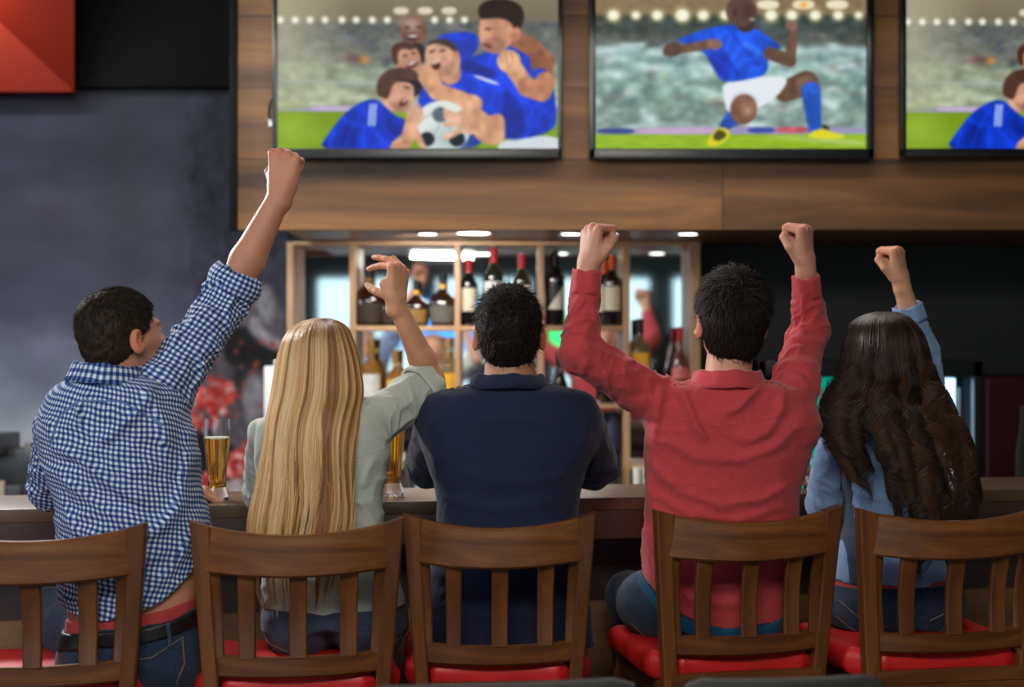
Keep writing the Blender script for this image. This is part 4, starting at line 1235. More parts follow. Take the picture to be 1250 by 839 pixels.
# lamps and screens of the room behind, seen in the mirror
for x, y, w_ in ((-.62, 1.0, 'nearest the bar'), (-.55, -1.0, 'in the middle'), (.35, -2.0, 'farthest from the bar')):
    c_ = empty('ceiling_lamp', (x, y, 3.25)); tag(c_, 'round hanging room lamp seen only in the mirror, ' + w_, 'ceiling lamp', 'ceiling lamps of the room')
    MB().tube([(0, 0, 0), (0, 0, -.55)], .008, 8).build('rod', M['black'], c_)
    MB().lathe([(0, -.55), (.05, -.55), (.20, -.64), (.20, -.65), (0, -.60)], seg=28).build('shade', M['dark_steel'], c_)
    MB().lathe([(0, -.625), (.10, -.630), (.10, -.66), (.06, -.69), (0, -.70)], seg=24).build('bulb', M['lamp'], c_)
for x0, x1, z0, z1, col, w_ in ((-1.25, -.30, 1.45, 1.98, (0.06, 0.36, 1.0, 1), 'blue'), (.28, 1.0, 1.38, 1.80, (0.05, 0.75, 0.18, 1), 'green')):
    t = empty('rear_television', ((x0 + x1) / 2, -4.08, z0)); tag(t, 'television with a %s picture, seen only in the mirror' % w_, 'television')
    hw = (x1 - x0) / 2
    MB().box((-hw - .02, 0, -.02), (hw + .02, .04, z1 - z0 + .02), .004).build('case', M['gloss_black'], t)
    MB().box((-hw, .04, 0), (hw, .044, z1 - z0)).build('screen', glow('rear_screen_' + w_, col, 2.2), t, smooth=False)
    MB().box((-.1, -.02, .1), (.1, .0, .3)).build('bracket', M['dark_steel'], t)

# ------------------------------------------------------------------ coolers on the right
M['cool_blue'] = glow('cooler_blue_light', (0.42, 0.74, 1.0, 1), 2.6)
M['cool_green'] = glow('cooler_green_light', (0.0, 0.30, 0.20, 1), 1.0)


def cooler(pxl, pxr, pyt, D, inner, label, hx, ix0, ix1):
    x0, x1 = P(pxl, 0, D)[0], P(pxr, 0, D)[0]; zt_ = P(0, pyt, D)[2]
    t = empty('drinks_cooler', ((x0 + x1) / 2, D, 0)); tag(t, label, 'cooler'); hw = (x1 - x0) / 2; cx = (x0 + x1) / 2
    m = MB()
    m.box((-hw, .04, 0), (-hw + .03, .46, zt_)).box((hw - .03, .04, 0), (hw, .46, zt_)).box((-hw, .04, zt_ - .05), (hw, .46, zt_)).box((-hw, .04, 0), (hw, .46, .12)).box((-hw, .42, 0), (hw, .46, zt_))
    m.build('body', M['black'], t)
    a, b_ = P(ix0, 0, D + .15)[0] - cx, min(P(ix1, 0, D + .15)[0] - cx, hw - .035)
    MB().box((a, .15, .14), (b_, .18, zt_ - .07)).build('lit_back', inner, t, smooth=False)
    fr = MB()
    for q in (((-hw, 0, .12), (-hw + .035, .035, zt_)), ((hw - .035, 0, .12), (hw, .035, zt_)), ((-hw, 0, zt_ - .06), (hw, .035, zt_)), ((-hw, 0, .12), (hw, .035, .17))): fr.box(*q, .003)
    fr.build('door_frame', M['gloss_black'], t)
    for zz in (.45, .75, 1.05): MB().box((-hw + .03, .05, zz), (hw - .03, .14, zz + .008)).build('wire_shelf', M['steel'], t)
    hh = P(hx, 0, D)[0] - cx
    MB().tube([(hh, -.03, zt_ - .45), (hh, -.03, zt_ - .10)], .008, 10).build('handle', M['steel'], t)
    return t


cooler(1078, 1200, 441, 5.45, M['cool_blue'], 'drinks cooler glowing blue-white behind the long brown hair', 1168, 1095, 1166)
cooler(925, 1045, 440, 5.5, M['cool_green'], 'drinks cooler glowing green between the red shirt and the brown hair', 1000, 945, 1035)
rc_ = empty('red_cooler', (P(1262, 0, 5.4)[0], 5.4, 0)); tag(rc_, 'dark red vending cooler at the far right behind the bar', 'cooler')
zt_ = P(0, 461, 5.4)[2]
MB().box((-.175, 0, 0), (.175, .5, zt_), .01).build('body', noisy('dark_red_panel', (0.022, 0.001, 0.002, 1), .2, 3, .5, spec=.15), rc_)
bm_ = MB().lathe([(0, 0), (.026, 0), (.028, .01), (.030, .12), (.024, .17), (.012, .24), (.010, .31), (0, .315)], seg=20)
for v in bm_.bm.verts: v.co.y = v.co.y * .12
bo = bm_.build('bottle_emblem', noisy('faint_grey_print', (0.02, 0.02, 0.02, 1), .2, 5, .5), rc_, loc=(-.04, -.002, zt_ - .42))

# ------------------------------------------------------------------ the bar
BX0, BY0, BX1, BY1 = -1.35, 3.642, 1.72, 4.20
bd = nrm((BX1 - BX0, BY1 - BY0, 0)); bn = np.array((-bd[1], bd[0], 0))       # along, away from the camera
bang = math.atan2(bd[1], bd[0])
BZ = 1.0735


def bary(x): return BY0 + (x - BX0) * bd[1] / bd[0]


mid = np.array(((BX0 + BX1) / 2, (BY0 + BY1) / 2, 0))
bar = empty('bar_counter', mid, bang); tag(bar, 'long dark wood bar counter running behind all five seated people', 'bar counter')
MB().box((-2.4, 0, BZ - .035), (2.4, .36, BZ), .004).build('counter_top', M['bar_top'], bar)
MB().box((-2.4, .004, BZ - .115), (2.4, .34, BZ - .035), .003).build('edge_board', M['bar_edge'], bar)
MB().box((-2.4, .24, .745), (2.4, .30, BZ - .115), .002).build('upper_panel', M['bar_panel'], bar)
MB().box((-2.4, .22, 0), (2.4, .30, .745), .002).build('lower_boards', M['bar_wood'], bar)
MB().tube([(-2.4, .10, .24), (2.4, .10, .24)], .02, 14).build('foot_rail', M['steel'], bar)
for xx in (-2.2, -.75, .75, 2.2): MB().tube([(xx, .10, .24), (xx, .23, .24)], .012, 10).build('rail_bracket', M['steel'], bar)


mm_, nt_, bb_ = mat_base('lager', lin(238, 170, 40), .04, Transmission_Weight=.9, IOR=1.33, Emission_Color=(0, 0, 0, 1)); M['lager'] = mm_
M['foam'] = noisy('beer_foam', lin(245, 240, 225), .03, 60, .8)
mm_, nt_, bb_ = mat_base('beer_glass_clear', (1, 1, 1, 1), .02, Transmission_Weight=1.0, IOR=1.40); M['bglass'] = mm_


def beer(px, D, s, label, fill=.76):
    t = empty('beer_glass', (P(px, 0, D)[0], D, BZ)); tag(t, label, 'beer glass', 'tall lager glasses on the bar')
    H = .222 * s
    out = [(0, 0), (.030, 0), (.0325, .006), (.031, .020), (.0255, .034), (.0245, .045), (.026, .075), (.031, .125), (.0355, .165), (.0365, .195), (.035, .222)]
    inn = [(.0338, .222), (.0350, .195), (.034, .165), (.0295, .125), (.0245, .075), (.022, .045), (.018, .036), (0, .034)]
    MB().lathe([(r * s, z * s) for r, z in out + inn], seg=40).build('glass', M['bglass'], t)
    zf = .222 * fill
    ii = [(r, z) for r, z in inn[::-1] if z < zf]
    rf = np.interp(zf, [z for r, z in inn[::-1]], [r for r, z in inn[::-1]])
    MB().lathe([((r - (.0006 if r > 0 else 0)) * s, (z + .0006) * s) for r, z in ii] + [((rf - .0006) * s, zf * s), (0, zf * s)], seg=40).build('lager', M['lager'], t)
    MB().lathe([(0, zf * s), ((rf - .001) * s, zf * s), ((rf - .001) * s, (zf + .004) * s), (0, (zf + .005) * s)], seg=40).build('foam', M['foam'], t)
    return t


def bD(px, off=.10):
    """depth on the bar top, off metres behind its front edge, in the direction of pixel column px"""
    k = (px - 625) / F0; s_ = bd[1] / bd[0]
    return (BY0 - BX0 * s_ + off / bd[0]) / (1 - k * s_)


beer(265, bD(265, .12), 1.0, 'tall lager glass on the bar between the checked shirt and the blonde woman')
beer(478.5, bD(478, .14), 1.02, 'tall lager glass on the bar between the blonde woman and the navy shirt', .80)
beer(979, bD(979, .16), 1.0, 'tall lager glass on the bar between the red shirt and the light blue shirt', .80)

# ------------------------------------------------------------------ bar chairs
def make_chair():
    t = empty('bar_chair', (0, 0, 0))
    zt_, zseat = 1.103, .70
    W0, W1 = .196, .232                          # half width at the seat and at the top, outer edge of the posts
    TP = 0.0

    def postx(z): return W0 + (W1 - W0) * (z - .60) / (1.10 - .60) if z > .6 else W0 + .006 * (0.6 - z)
    def posty(z): return -.035 * max(0, (z - .62) / .48) ** 1.2 - .05 * max(0, (.5 - z) / .5) + .03
    for s in (-1, 1):
        rings = []
        for z in (0, .15, .3, .45, .58, .66, .74, .82, .90, .98, 1.05, zt_):
            x = s * postx(z); y = posty(z)
            wd = .034 + .010 * max(0, (z - .95) / .15); dp = .040
            b = .004
            xo, xi = x, x - s * wd
            ring = [(xo, y - dp / 2 + b, z), (xo - s * b, y - dp / 2, z), (xi + s * b, y - dp / 2, z), (xi, y - dp / 2 + b, z), (xi, y + dp / 2 - b, z), (xi + s * b, y + dp / 2, z), (xo - s * b, y + dp / 2, z), (xo, y + dp / 2 - b, z)]
            rings.append([(a, b2, c + (.006 * (1 if i in (2, 3, 4, 5) else 0) * 0) + (-.012 if (z == zt_ and i in (2, 3, 4, 5)) else 0)) for i, (a, b2, c) in enumerate(ring)])
        MB().sweep(rings).build('back_post', M['chair_v'], t)
    # bowed rails: bulge towards the camera (local -Y)

    def rail(z0, z1, half, th, bow, yc, drop0=0.0, n=15, name='top_rail', mat=M['chair_h']):
        rings = []
        for i in range(n):
            u = -1 + 2 * i / (n - 1)
            x = half * u; y = yc - bow * (1 - u * u)
            za, zb = z0 - drop0 * .55 * (1 - u * u), z1 - drop0 * (1 - u * u)
            b = .005
            nx, ny = 2 * bow * u / half, 1.0
            L = math.hypot(nx, ny); nx, ny = -nx / L * -1, ny / L
            h = th / 2
            pr = [(-h + b, za), (-h, za + b), (-h, zb - b), (-h + b, zb), (h - b, zb), (h, zb - b), (h, za + b), (h - b, za)]
            rings.append([(x + nx * a * -1, y + ny * a, c) for a, c in pr])
        return MB().sweep(rings).build(name, mat, t)
    yt = posty(1.05)
    rail(.988, 1.092, postx(1.05) - .030, .026, .036, yt - .002, .021)
    rail(.748, .798, postx(.77) - .024, .022, .026, posty(.77) + .002, .007, name='lower_rail')
    # slats fan from the lower rail to the top rail
    for u0, u1, w0, w1 in ((-.60, -.56, .037, .040), (0, 0, .038, .040), (.60, .56, .037, .040), (-.94, -.93, .026, .034), (.94, .93, .026, .034)):
        rings = []
        for k in range(9):
            v = k / 8; z = .790 + (.995 - .790) * v
            hw = (postx(z) - .026)
            u = (u0 * (1 - v) + u1 * v)
            x = hw * u * (1.0 if abs(u0) > .8 else 1.0)
            wd = (w0 * (1 - v) + w1 * v) / 2
            yy = posty(z) - (.026 * (1 - v) + .034 * v) * (1 - (u) ** 2) + .012 * math.sin(v * math.pi)
            th = .008; b = .003
            rings.append([(x - wd, yy - th + b, z), (x - wd + b, yy - th, z), (x + wd - b, yy - th, z), (x + wd, yy - th + b, z), (x + wd, yy + th - b, z), (x + wd - b, yy + th, z), (x - wd + b, yy + th, z), (x - wd, yy + th - b, z)])
        MB().sweep(rings).build('slat', M['chair_v'], t)
    # seat frame, cushion, legs, stretchers
    MB().box((-.19, -.0, .625), (.19, .06, .675), .004).box((-.21, .40, .625), (.21, .44, .675), .004).box((-.20, .03, .625), (-.165, .42, .675), .004).box((.165, .03, .625), (.20, .42, .675), .004).build('seat_frame', M['chair_h'], t)
    rng = np.random.default_rng(3)

    def cush(p):
        x, y, z = p[:, 0], p[:, 1] - .225, p[:, 2] - .712
        hw = .172 + .058 * np.clip((y + .185) / .05, 0, 1) ** .7
        dx = np.abs(x) - (hw - .03); dy = np.abs(y) - (.205 - .03); dz = np.abs(z) - .006
        d = np.linalg.norm(np.stack([np.maximum(dx, 0), np.maximum(dy, 0), np.maximum(dz, 0)], 1), axis=1) + np.minimum(np.maximum(dx, np.maximum(dy, dz)), 0) - .030
        d = d - .006 * (1 - np.clip((x / .2) ** 2, 0, 1)) * (1 - np.clip((y / .2) ** 2, 0, 1))
        cor = np.clip(np.minimum(np.abs(x) - .10, np.abs(y) - .10) / .10, 0, 1)
        d = d + .003 * np.sin((np.arctan2(y, x)) * 40) * cor
        return d - .0025 * vnoise(p * 22, 4)
    V, Fq = surfnets(cush, (-.26, -.02, .66), (.26, .46, .77), .006)
    cu = mesh_np('cushion', V, Fq, M['vinyl'], t)
    for s in (-1, 1):
        MB().hexa([(s * .215 - .018, .40, 0), (s * .215 + .018, .40, 0), (s * .215 + .018, .436, 0), (s * .215 - .018, .436, 0), (s * .195 - .02, .40, .63), (s * .195 + .02, .40, .63), (s * .195 + .02, .44, .63), (s * .195 - .02, .44, .63)], .003).build('front_leg', M['chair_v'], t)
        MB().box((s * .205 - .010, -.01, .26), (s * .205 + .010, .41, .295), .003).build('side_stretcher', M['chair_h'], t)
    MB().box((-.21, .408, .20), (.21, .430, .235), .003).build('front_stretcher', M['chair_h'], t)
    MB().box((-.18, -.012, .32), (.18, .010, .355), .003).build('back_stretcher', M['chair_h'], t)
    MB().box((-.185, -.004, .672), (.185, .018, .704), .003).build('back_seat_rail', M['chair_h'], t)
    return t


CH = make_chair()
spots = [(40, 3.12, 9, 'dark wood slat-back bar chair at the left edge, behind the checked shirt', 1.06),
         (364, 3.22, 9, 'dark wood slat-back bar chair in front of the blonde woman', 1.03),
         (610, 3.34, 4, 'dark wood slat-back bar chair behind the man in navy', .975),
         (913, 3.45, 12, 'dark wood slat-back bar chair behind the man in the red shirt', 1.03),
         (1163, 3.48, 10, 'dark wood slat-back bar chair at the right, behind the long brown hair', 1.08)]
for i, (px, D, a, lab, wx) in enumerate(spots):
    o = CH if i == 0 else copy_tree(CH)
    o.location = (P(px, 0, D)[0], D, 0); o.rotation_euler = (0, 0, math.radians(a)); o.scale = (wx, 1, 1)
    tag(o, lab, 'chair', 'bar chairs in a row')

# two dark grey chair backs in front, only their top edges in the picture
def grey_chair(pxl, pxr, zl, zr, D, label):
    x0, x1 = P(pxl, 0, D)[0], P(pxr, 0, D)[0]; cx = (x0 + x1) / 2; hw = (x1 - x0) / 2
    t = empty('dining_chair', (cx, D, 0)); tag(t, label, 'chair', 'dark grey chairs in the foreground')
    rings = []
    for k in range(13):
        u = -1 + k / 6; y = -.02 * (1 - u * u); z = zl + (zr - zl) * (u + 1) / 2 - (.012 if abs(u) == 1 else 0)
        rings.append([(hw * u, y - .016, .50), (hw * u, y + .016, .50), (hw * u, y + .016, z - .006), (hw * u, y + .010, z), (hw * u, y - .010, z), (hw * u, y - .016, z - .006)])
    MB().sweep(rings).build('backrest', M['grey_fab'], t)
    MB().box((-hw, -.44, .43), (hw, .0, .50), .02).build('seat', M['grey_fab'], t)
    for sx_ in (-1, 1):
        for y in (-.40, -.02): MB().tube([(sx_ * (hw - .03), y, 0), (sx_ * (hw - .04), y, .44)], .013, 10).build('leg', M['black'], t)
    return t


zq = lambda py, D: CZ - (py - 419.5) / F0 * D
grey_chair(440, 775, zq(838, 2.45), zq(827, 2.45), 2.45, 'dark grey chair back in the foreground below the navy man\'s chair')
grey_chair(836, 1075, zq(829, 2.5), zq(823, 2.5), 2.5, 'dark grey chair back in the foreground below the red shirt')


# ------------------------------------------------------------------ people
def cloth_bump(nt, b, scale=420, strength=.25):
    tc = N(nt, 'ShaderNodeTexCoord')
    n2 = N(nt, 'ShaderNodeTexNoise'); n2.inputs['Scale'].default_value = scale; n2.inputs['Detail'].default_value = 2
    nt.links.new(tc.outputs['Object'], n2.inputs['Vector'])
    n3 = N(nt, 'ShaderNodeTexNoise'); n3.inputs['Scale'].default_value = 16; n3.inputs['Detail'].default_value = 4; n3.inputs['Distortion'].default_value = 1.2
    nt.links.new(tc.outputs['Object'], n3.inputs['Vector'])
    b1 = N(nt, 'ShaderNodeBump'); b1.inputs['Strength'].default_value = strength; b1.inputs['Distance'].default_value = 0.001
    b2 = N(nt, 'ShaderNodeBump'); b2.inputs['Strength'].default_value = .45; b2.inputs['Distance'].default_value = 0.010
    nt.links.new(n2.outputs[0], b1.inputs['Height']); nt.links.new(n3.outputs[0], b2.inputs['Height'])
    nt.links.new(b1.outputs[0], b2.inputs['Normal']); nt.links.new(b2.outputs[0], b.inputs['Normal'])


def cloth(name, col, rough=.85, sheen=.15, var=.06):
    m, nt, b = mat_base(name, col, rough, spec=.2)
    b.inputs['Sheen Weight'].default_value = sheen; b.inputs['Sheen Roughness'].default_value = .5
    tc = N(nt, 'ShaderNodeTexCoord'); no = N(nt, 'ShaderNodeTexNoise'); no.inputs['Scale'].default_value = 260; no.inputs['Detail'].default_value = 2
    nt.links.new(tc.outputs['Object'], no.inputs['Vector'])
    cr = N(nt, 'ShaderNodeValToRGB'); cr.color_ramp.elements[0].position = .35; cr.color_ramp.elements[1].position = .65
    cr.color_ramp.elements[0].color = tuple(c * (1 - var) for c in col[:3]) + (1,); cr.color_ramp.elements[1].color = tuple(min(1, c * (1 + var)) for c in col[:3]) + (1,)
    nt.links.new(no.outputs[0], cr.inputs[0]); nt.links.new(cr.outputs[0], b.inputs['Base Color'])
    cloth_bump(nt, b)
    return m


def gingham(name, per, white, mid_, dark):
    m, nt, b = mat_base(name, rough=.85, spec=.2)
    a = N(nt, 'ShaderNodeAttribute'); a.attribute_name = 'pat'
    sp_ = N(nt, 'ShaderNodeSeparateXYZ'); nt.links.new(a.outputs['Vector'], sp_.inputs[0])
    outs = []
    for k in (0, 1):
        m1 = N(nt, 'ShaderNodeMath', operation='MULTIPLY'); m1.inputs[1].default_value = 2 * math.pi / per
        m2 = N(nt, 'ShaderNodeMath', operation='SINE')
        m3 = N(nt, 'ShaderNodeMath', operation='MULTIPLY_ADD'); m3.inputs[1].default_value = 1.6; m3.inputs[2].default_value = .5; m3.use_clamp = True
        nt.links.new(sp_.outputs[k], m1.inputs[0]); nt.links.new(m1.outputs[0], m2.inputs[0]); nt.links.new(m2.outputs[0], m3.inputs[0])
        outs.append(m3.outputs[0])
    ad = N(nt, 'ShaderNodeMath', operation='ADD'); nt.links.new(outs[0], ad.inputs[0]); nt.links.new(outs[1], ad.inputs[1])
    hf = N(nt, 'ShaderNodeMath', operation='MULTIPLY'); hf.inputs[1].default_value = .5; nt.links.new(ad.outputs[0], hf.inputs[0])
    cr = N(nt, 'ShaderNodeValToRGB'); e = cr.color_ramp.elements
    e[0].position, e[0].color = 0.0, white; e[1].position, e[1].color = 1.0, dark
    k = e.new(.5); k.color = mid_
    nt.links.new(hf.outputs[0], cr.inputs[0]); nt.links.new(cr.outputs[0], b.inputs['Base Color'])
    cloth_bump(nt, b)
    return m


M['skin'] = attr_mat('skin', rough=.52, spec=.4, bump=.25, bscale=160, sss=.12)
M['hair_brown'] = attr_mat('hair_brown', rough=.38, spec=.36)
M['hair'] = attr_mat('hair', rough=.34, spec=.6)
M['hair_dark'] = attr_mat('hair_dark', rough=.58, spec=.2)
M['gingham'] = gingham('blue_white_check_cotton', .0120, lin(216, 224, 228), lin(90, 118, 170), lin(28, 43, 100))
M['navy'] = cloth('navy_cotton', lin(30, 37, 62), sheen=.12)
M['red_shirt'] = cloth('faded_red_cotton', lin(188, 66, 72), sheen=.2)
M['sage'] = cloth('sage_grey_cotton', lin(188, 194, 184))
M['sky'] = cloth('light_blue_cotton', lin(124, 154, 192))
M['slate'] = cloth('slate_blue_cotton', lin(50, 66, 88))
M['jeans'] = cloth('blue_denim', lin(40, 54, 76), var=.3)
M['jeans2'] = cloth('greyed_denim', lin(62, 76, 98), var=.3)
M['stitch'] = noisy('tan_stitching', lin(140, 112, 80), .1, 50, .7)
M['belt'] = noisy('black_leather', (.008, .008, .009, 1), .2, 30, .45)
M['redband'] = cloth('red_elastic', lin(176, 66, 66))
M['teal'] = cloth('teal_elastic', lin(20, 78, 110))
M['shoe'] = noisy('dark_shoe_leather', (.02, .016, .014, 1), .2, 12, .45)
M['button'] = noisy('pale_button', lin(190, 180, 160), .05, 10, .4)


def folds_limb(p, a, b, r, lam, amp, seed, tw=1.0, t0=0.0, t1=1.0):
    a = np.asarray(a, float); b = np.asarray(b, float); ax = b - a; L = np.linalg.norm(ax); ax = ax / L
    u = nrm(np.cross(ax, (0.3, -.8, .5))); v = np.cross(ax, u)
    q = p - a; t = q @ ax; x = q @ u; y = q @ v
    rr = np.sqrt(x * x + y * y) + 1e-6
    th = np.arctan2(y, x)
    n = ridge(np.stack([t / lam + tw * np.sin(th) * .8, x / rr * 1.1, y / rr * 1.1], 1), seed)
    gate = np.clip(1.6 - rr / (r * 1.3), 0, 1) * np.clip((t / L - t0 + .12) / .12, 0, 1) * np.clip((t1 - t / L + .1) / .1, 0, 1)
    return amp * (n - .35) * gate


class Strokes:
    """single folds drawn where the photograph shows them, on the back of a garment"""
    def __init__(s, D, lst):
        s.L = []
        for pts, w_, amp in lst:
            s.L.append((np.array([P(x, y, D)[[0, 2]] for x, y in pts]), w_ / F0 * D, amp))

    def __call__(s, p):
        out = np.zeros(len(p)); X = p[:, 0]; Zz = p[:, 2]
        for pts, w_, amp in s.L:
            d = np.full(len(p), 1e9); taper = np.ones(len(p)); n = len(pts) - 1
            for i in range(n):
                a, b = pts[i], pts[i + 1]; e = b - a
                t = np.clip(((X - a[0]) * e[0] + (Zz - a[1]) * e[1]) / (e @ e), 0, 1)
                dd = np.hypot(X - a[0] - e[0] * t, Zz - a[1] - e[1] * t)
                m = dd < d
                d = np.where(m, dd, d); u = (i + t) / n
                taper = np.where(m, np.clip(np.minimum(u, 1 - u) * 4 + .15, 0, 1), taper)
            out += amp * np.exp(-(d / w_) ** 2) * taper
        return out


def skin_cols(V, base, fr=None, hair=None, seed=0, hands=()):
    n = vnoise(V * 38, seed)[:, None]; n2 = vnoise(V * 9, seed + 2)[:, None]
    c = np.array(base)[None] * (1 + .05 * n + .06 * n2)
    red = np.array((1.12, .86, .82))
    for h in hands:                             # knuckles and finger ends are pinker
        q = h.q(V); m = (np.linalg.norm(q - np.array((0, .09, -.02)), axis=1) < .07) & (q[:, 1] > .07)
        k = np.clip((q[:, 1] - .07) / .03, 0, 1)[:, None] * m[:, None]
        c = c * (1 + (red - 1) * k * .8)
    if fr is not None:
        q = fr.q(V)
        near = np.linalg.norm(q, axis=1) < .16
        ear = near & (np.abs(q[:, 0]) > .074) & (q[:, 1] < .02) & (np.abs(q[:, 2]) < .04)
        c[ear] *= red
        for s in (-1, 1):
            e = q - np.array((s * .031, .0935, .009)); d = np.linalg.norm(e * np.array((1, .7, 1.5)), axis=1)
            c[near & (d < .0125)] = (.62, .60, .58)
            d = np.linalg.norm(q - np.array((s * .031, .0955, .011)), axis=1); c[near & (d < .0060)] = (.03, .02, .015)
            br = near & (q[:, 1] > .06) & (np.abs(q[:, 0] - s * .031) < .019) & (np.abs(q[:, 2] - .026 + 12 * (q[:, 0] - s * .031) ** 2) < .0045)
            if hair is not None: c[br] = np.array(hair) * .6 + c[br] * .4
        lip = near & (q[:, 1] > .08) & (np.abs(q[:, 0]) < .022) & (q[:, 2] < -.044) & (q[:, 2] > -.076)
        c[lip] = c[lip] * np.array((1.0, .62, .60))
        inm = near & (q[:, 1] > .078) & (q[:, 1] < .0915) & (np.abs(q[:, 0]) < .015) & (np.abs(q[:, 2] + .060) < .008)
        c[inm] = (.10, .02, .02)
    return np.clip(c, 0, 1)


def limb(a, b, c, r0, r1, r2, r3):
    """bare arm: shoulder a, elbow b, wrist c; the forearm swells below the elbow"""
    a, b, c = [np.asarray(v, float) for v in (a, b, c)]
    m = b + (c - b) * .28

    def f(p):
        d = cap(p, a, b, r0, r1)
        d = su(d, cap(p, b, m, r1 * .96, r2), .015)
        return su(d, cap(p, m, c, r2, r3), .012)
    return f


def wrist_f(c, hf, r):
    """flattened wrist leading into the hand"""
    a = hf.w((0, -.020, 0)); b = hf.w((0, .012, 0)); X = hf.R[0] * r * .28
    return lambda p: su(cap(p, a - X * .6, b - X, r * .88, r * .86), cap(p, a + X * .6, b + X, r * .88, r * .86), .01)


def legs_f(hc, knees, ankles, butt=.095, thigh=.085):
    hc = np.asarray(hc, float)

    def f(p):
        d = None
        for s, k, an in zip((-1, 1), knees, ankles):
            h = hc + np.array((s * .082, 0, 0))
            e = ell(p, h + np.array((0, -.015, .0)), (butt, .125, .088))
            e = su(e, cap(p, h + np.array((0, .03, .005)), k, thigh, .064), .05)
            e = su(e, cap(p, k, an, .060, .046, flat=True), .02)
            d = e if d is None else su(d, e, .03)
        return d
    return f


def shoes(parent, ankles):
    for an in ankles:
        a = np.asarray(an, float)
        f = lambda p: np.maximum(su(su(cap(p, a + (0, -.02, -.035), a + (0, .04, -.045), .036, .036), cap(p, a + (0, .04, -.050), a + (0, .17, -.062), .040, .032), .03), cap(p, a + (0, 0, -.03), a + (0, -.005, .03), .040, .044), .02), (a[2] - .088) - p[:, 2])
        grow('shoe', f, a - .2, a + .26, .006, M['shoe'], parent)


def collar(parent, C_, up, rx, ry, h, mat, a0=-150, a1=150, leaf=.9, flare=.012, tilt=0.0, name='collar', n=48):
    up = nrm(up); X = nrm(np.cross((0, 1, 0), up)); Y = np.cross(up, X)
    C_ = np.asarray(C_, float); rings = []; uv = []
    prof = [(-.002, -.012), (-.003, h), (.001, h + .004), (.006, h + .001), (.010 + flare * .5, h * (1 - leaf) + .010), (.010 + flare, h * (1 - leaf) - .002), (.006 + flare, h * (1 - leaf) - .003), (.003, h * .4), (.004, -.012)]
    for i in range(n + 1):
        ph = math.radians(a0 + (a1 - a0) * i / n)
        wob = .0018 * math.sin(ph * 5 + 1) + .0012 * math.sin(ph * 11)
        d = X * math.sin(ph) - Y * math.cos(ph)
        e = X * math.sin(ph) * rx - Y * math.cos(ph) * ry
        for r, z in prof:
            zz = z + wob * (1 if z > .01 else .6)
            rings.append(C_ + e + d * (r + wob * .5) + up * zz)
            uv.append((ph * (rx + ry) / 2, zz + r))
    k = len(prof); V = np.array(rings)
    idx = np.arange((n + 1) * k).reshape(n + 1, k)
    Fq = []
    for j in range(k):
        j2 = (j + 1) % k
        Fq.append(np.stack([idx[:-1, j], idx[1:, j], idx[1:, j2], idx[:-1, j2]], 1))
    Fq = np.concatenate(Fq + [np.array([[idx[0, 0], idx[0, 1], idx[0, 2], idx[0, 3]], [idx[0, 3], idx[0, 4], idx[0, 6], idx[0, 7]]])])
    return mesh_np(name, V, Fq, mat, parent, True, uv=np.array(uv))


def cuff(parent, a, b, r0, r1, mat, th=.004, name='cuff', roll=0.0, seed=1):
    """band of cloth round a limb from a to b, open at the wrist side"""
    a = np.asarray(a, float); b = np.asarray(b, float); ax = b - a; L = np.linalg.norm(ax); ax /= L
    u = nrm(np.cross(ax, (0, 1, 0.2))); v = np.cross(ax, u)
    n = 56; V = []; uv = []
    zz = np.linspace(0, 1, 7)
    prof = [(r0 + (r1 - r0) * t + roll * math.sin(math.pi * t), t * L) for t in zz] + [(r0 + (r1 - r0) * t - th + roll * .3 * math.sin(math.pi * t), t * L) for t in zz[::-1]]
    for i in range(n):
        ph = 2 * math.pi * i / n
        wob = .0022 * math.sin(ph * 3 + seed) + .0014 * math.sin(ph * 7 + seed * 2)
        for r, t in prof:
            tt = t + wob * 1.0 * (1 if t > L * .3 else 0)
            V.append(a + ax * tt + (u * math.cos(ph) + v * math.sin(ph)) * (r + wob)); uv.append((ph * r0, tt))
    k = len(prof); idx = np.arange(n * k).reshape(n, k); Fq = []
    for j in range(k):
        j2 = (j + 1) % k
        Fq.append(np.stack([idx[:, j], idx[:, j2], np.roll(idx, -1, 0)[:, j2], np.roll(idx, -1, 0)[:, j]], 1))
    return mesh_np(name, np.array(V), np.concatenate(Fq), mat, parent, True, uv=np.array(uv))


def seam(parent, pts, mat, surf, r=.0011, name='stitching', off=.0008):
    """thin stitched line laid on a surface: pts in world x,z with y found on the back side of surf"""
    V = []
    pts = np.array(pts, float); dense = []
    for a, b in zip(pts[:-1], pts[1:]):
        for t in np.linspace(0, 1, 10, endpoint=False): dense.append(a + (b - a) * t)
    dense.append(pts[-1]); dense = np.array(dense)
    y = dense[:, 1] - .30
    for _ in range(24):
        q = np.stack([dense[:, 0], y, dense[:, 2]], 1); y = y + np.clip(surf(q), -.02, .05) * .8
    dense[:, 1] = y - off
    MBo = MB(); MBo.tube([tuple(v - ORG[parent.name]) for v in dense], r, 5)
    return MBo.build(name, mat, parent)


def arm_uv(V, a, b, c):
    best = None
    for i, (p0, p1) in enumerate(((a, b), (b, c))):
        p0 = np.asarray(p0, float); p1 = np.asarray(p1, float); ax = p1 - p0; L = np.linalg.norm(ax); ax /= L
        u = nrm(np.cross(ax, (0.2, 1, 0.1))); v = np.cross(ax, u)
        q = V - p0; t = q @ ax; x = q @ u; y = q @ v
        d = np.hypot(x, y) + np.maximum(0, -t) + np.maximum(0, t - L)
        uv = np.stack([np.arctan2(x, y) * .052, t + i * .28], 1)
        best = (d, uv) if best is None else (np.minimum(d, best[0]), np.where((d < best[0])[:, None], uv, best[1]))
    return best


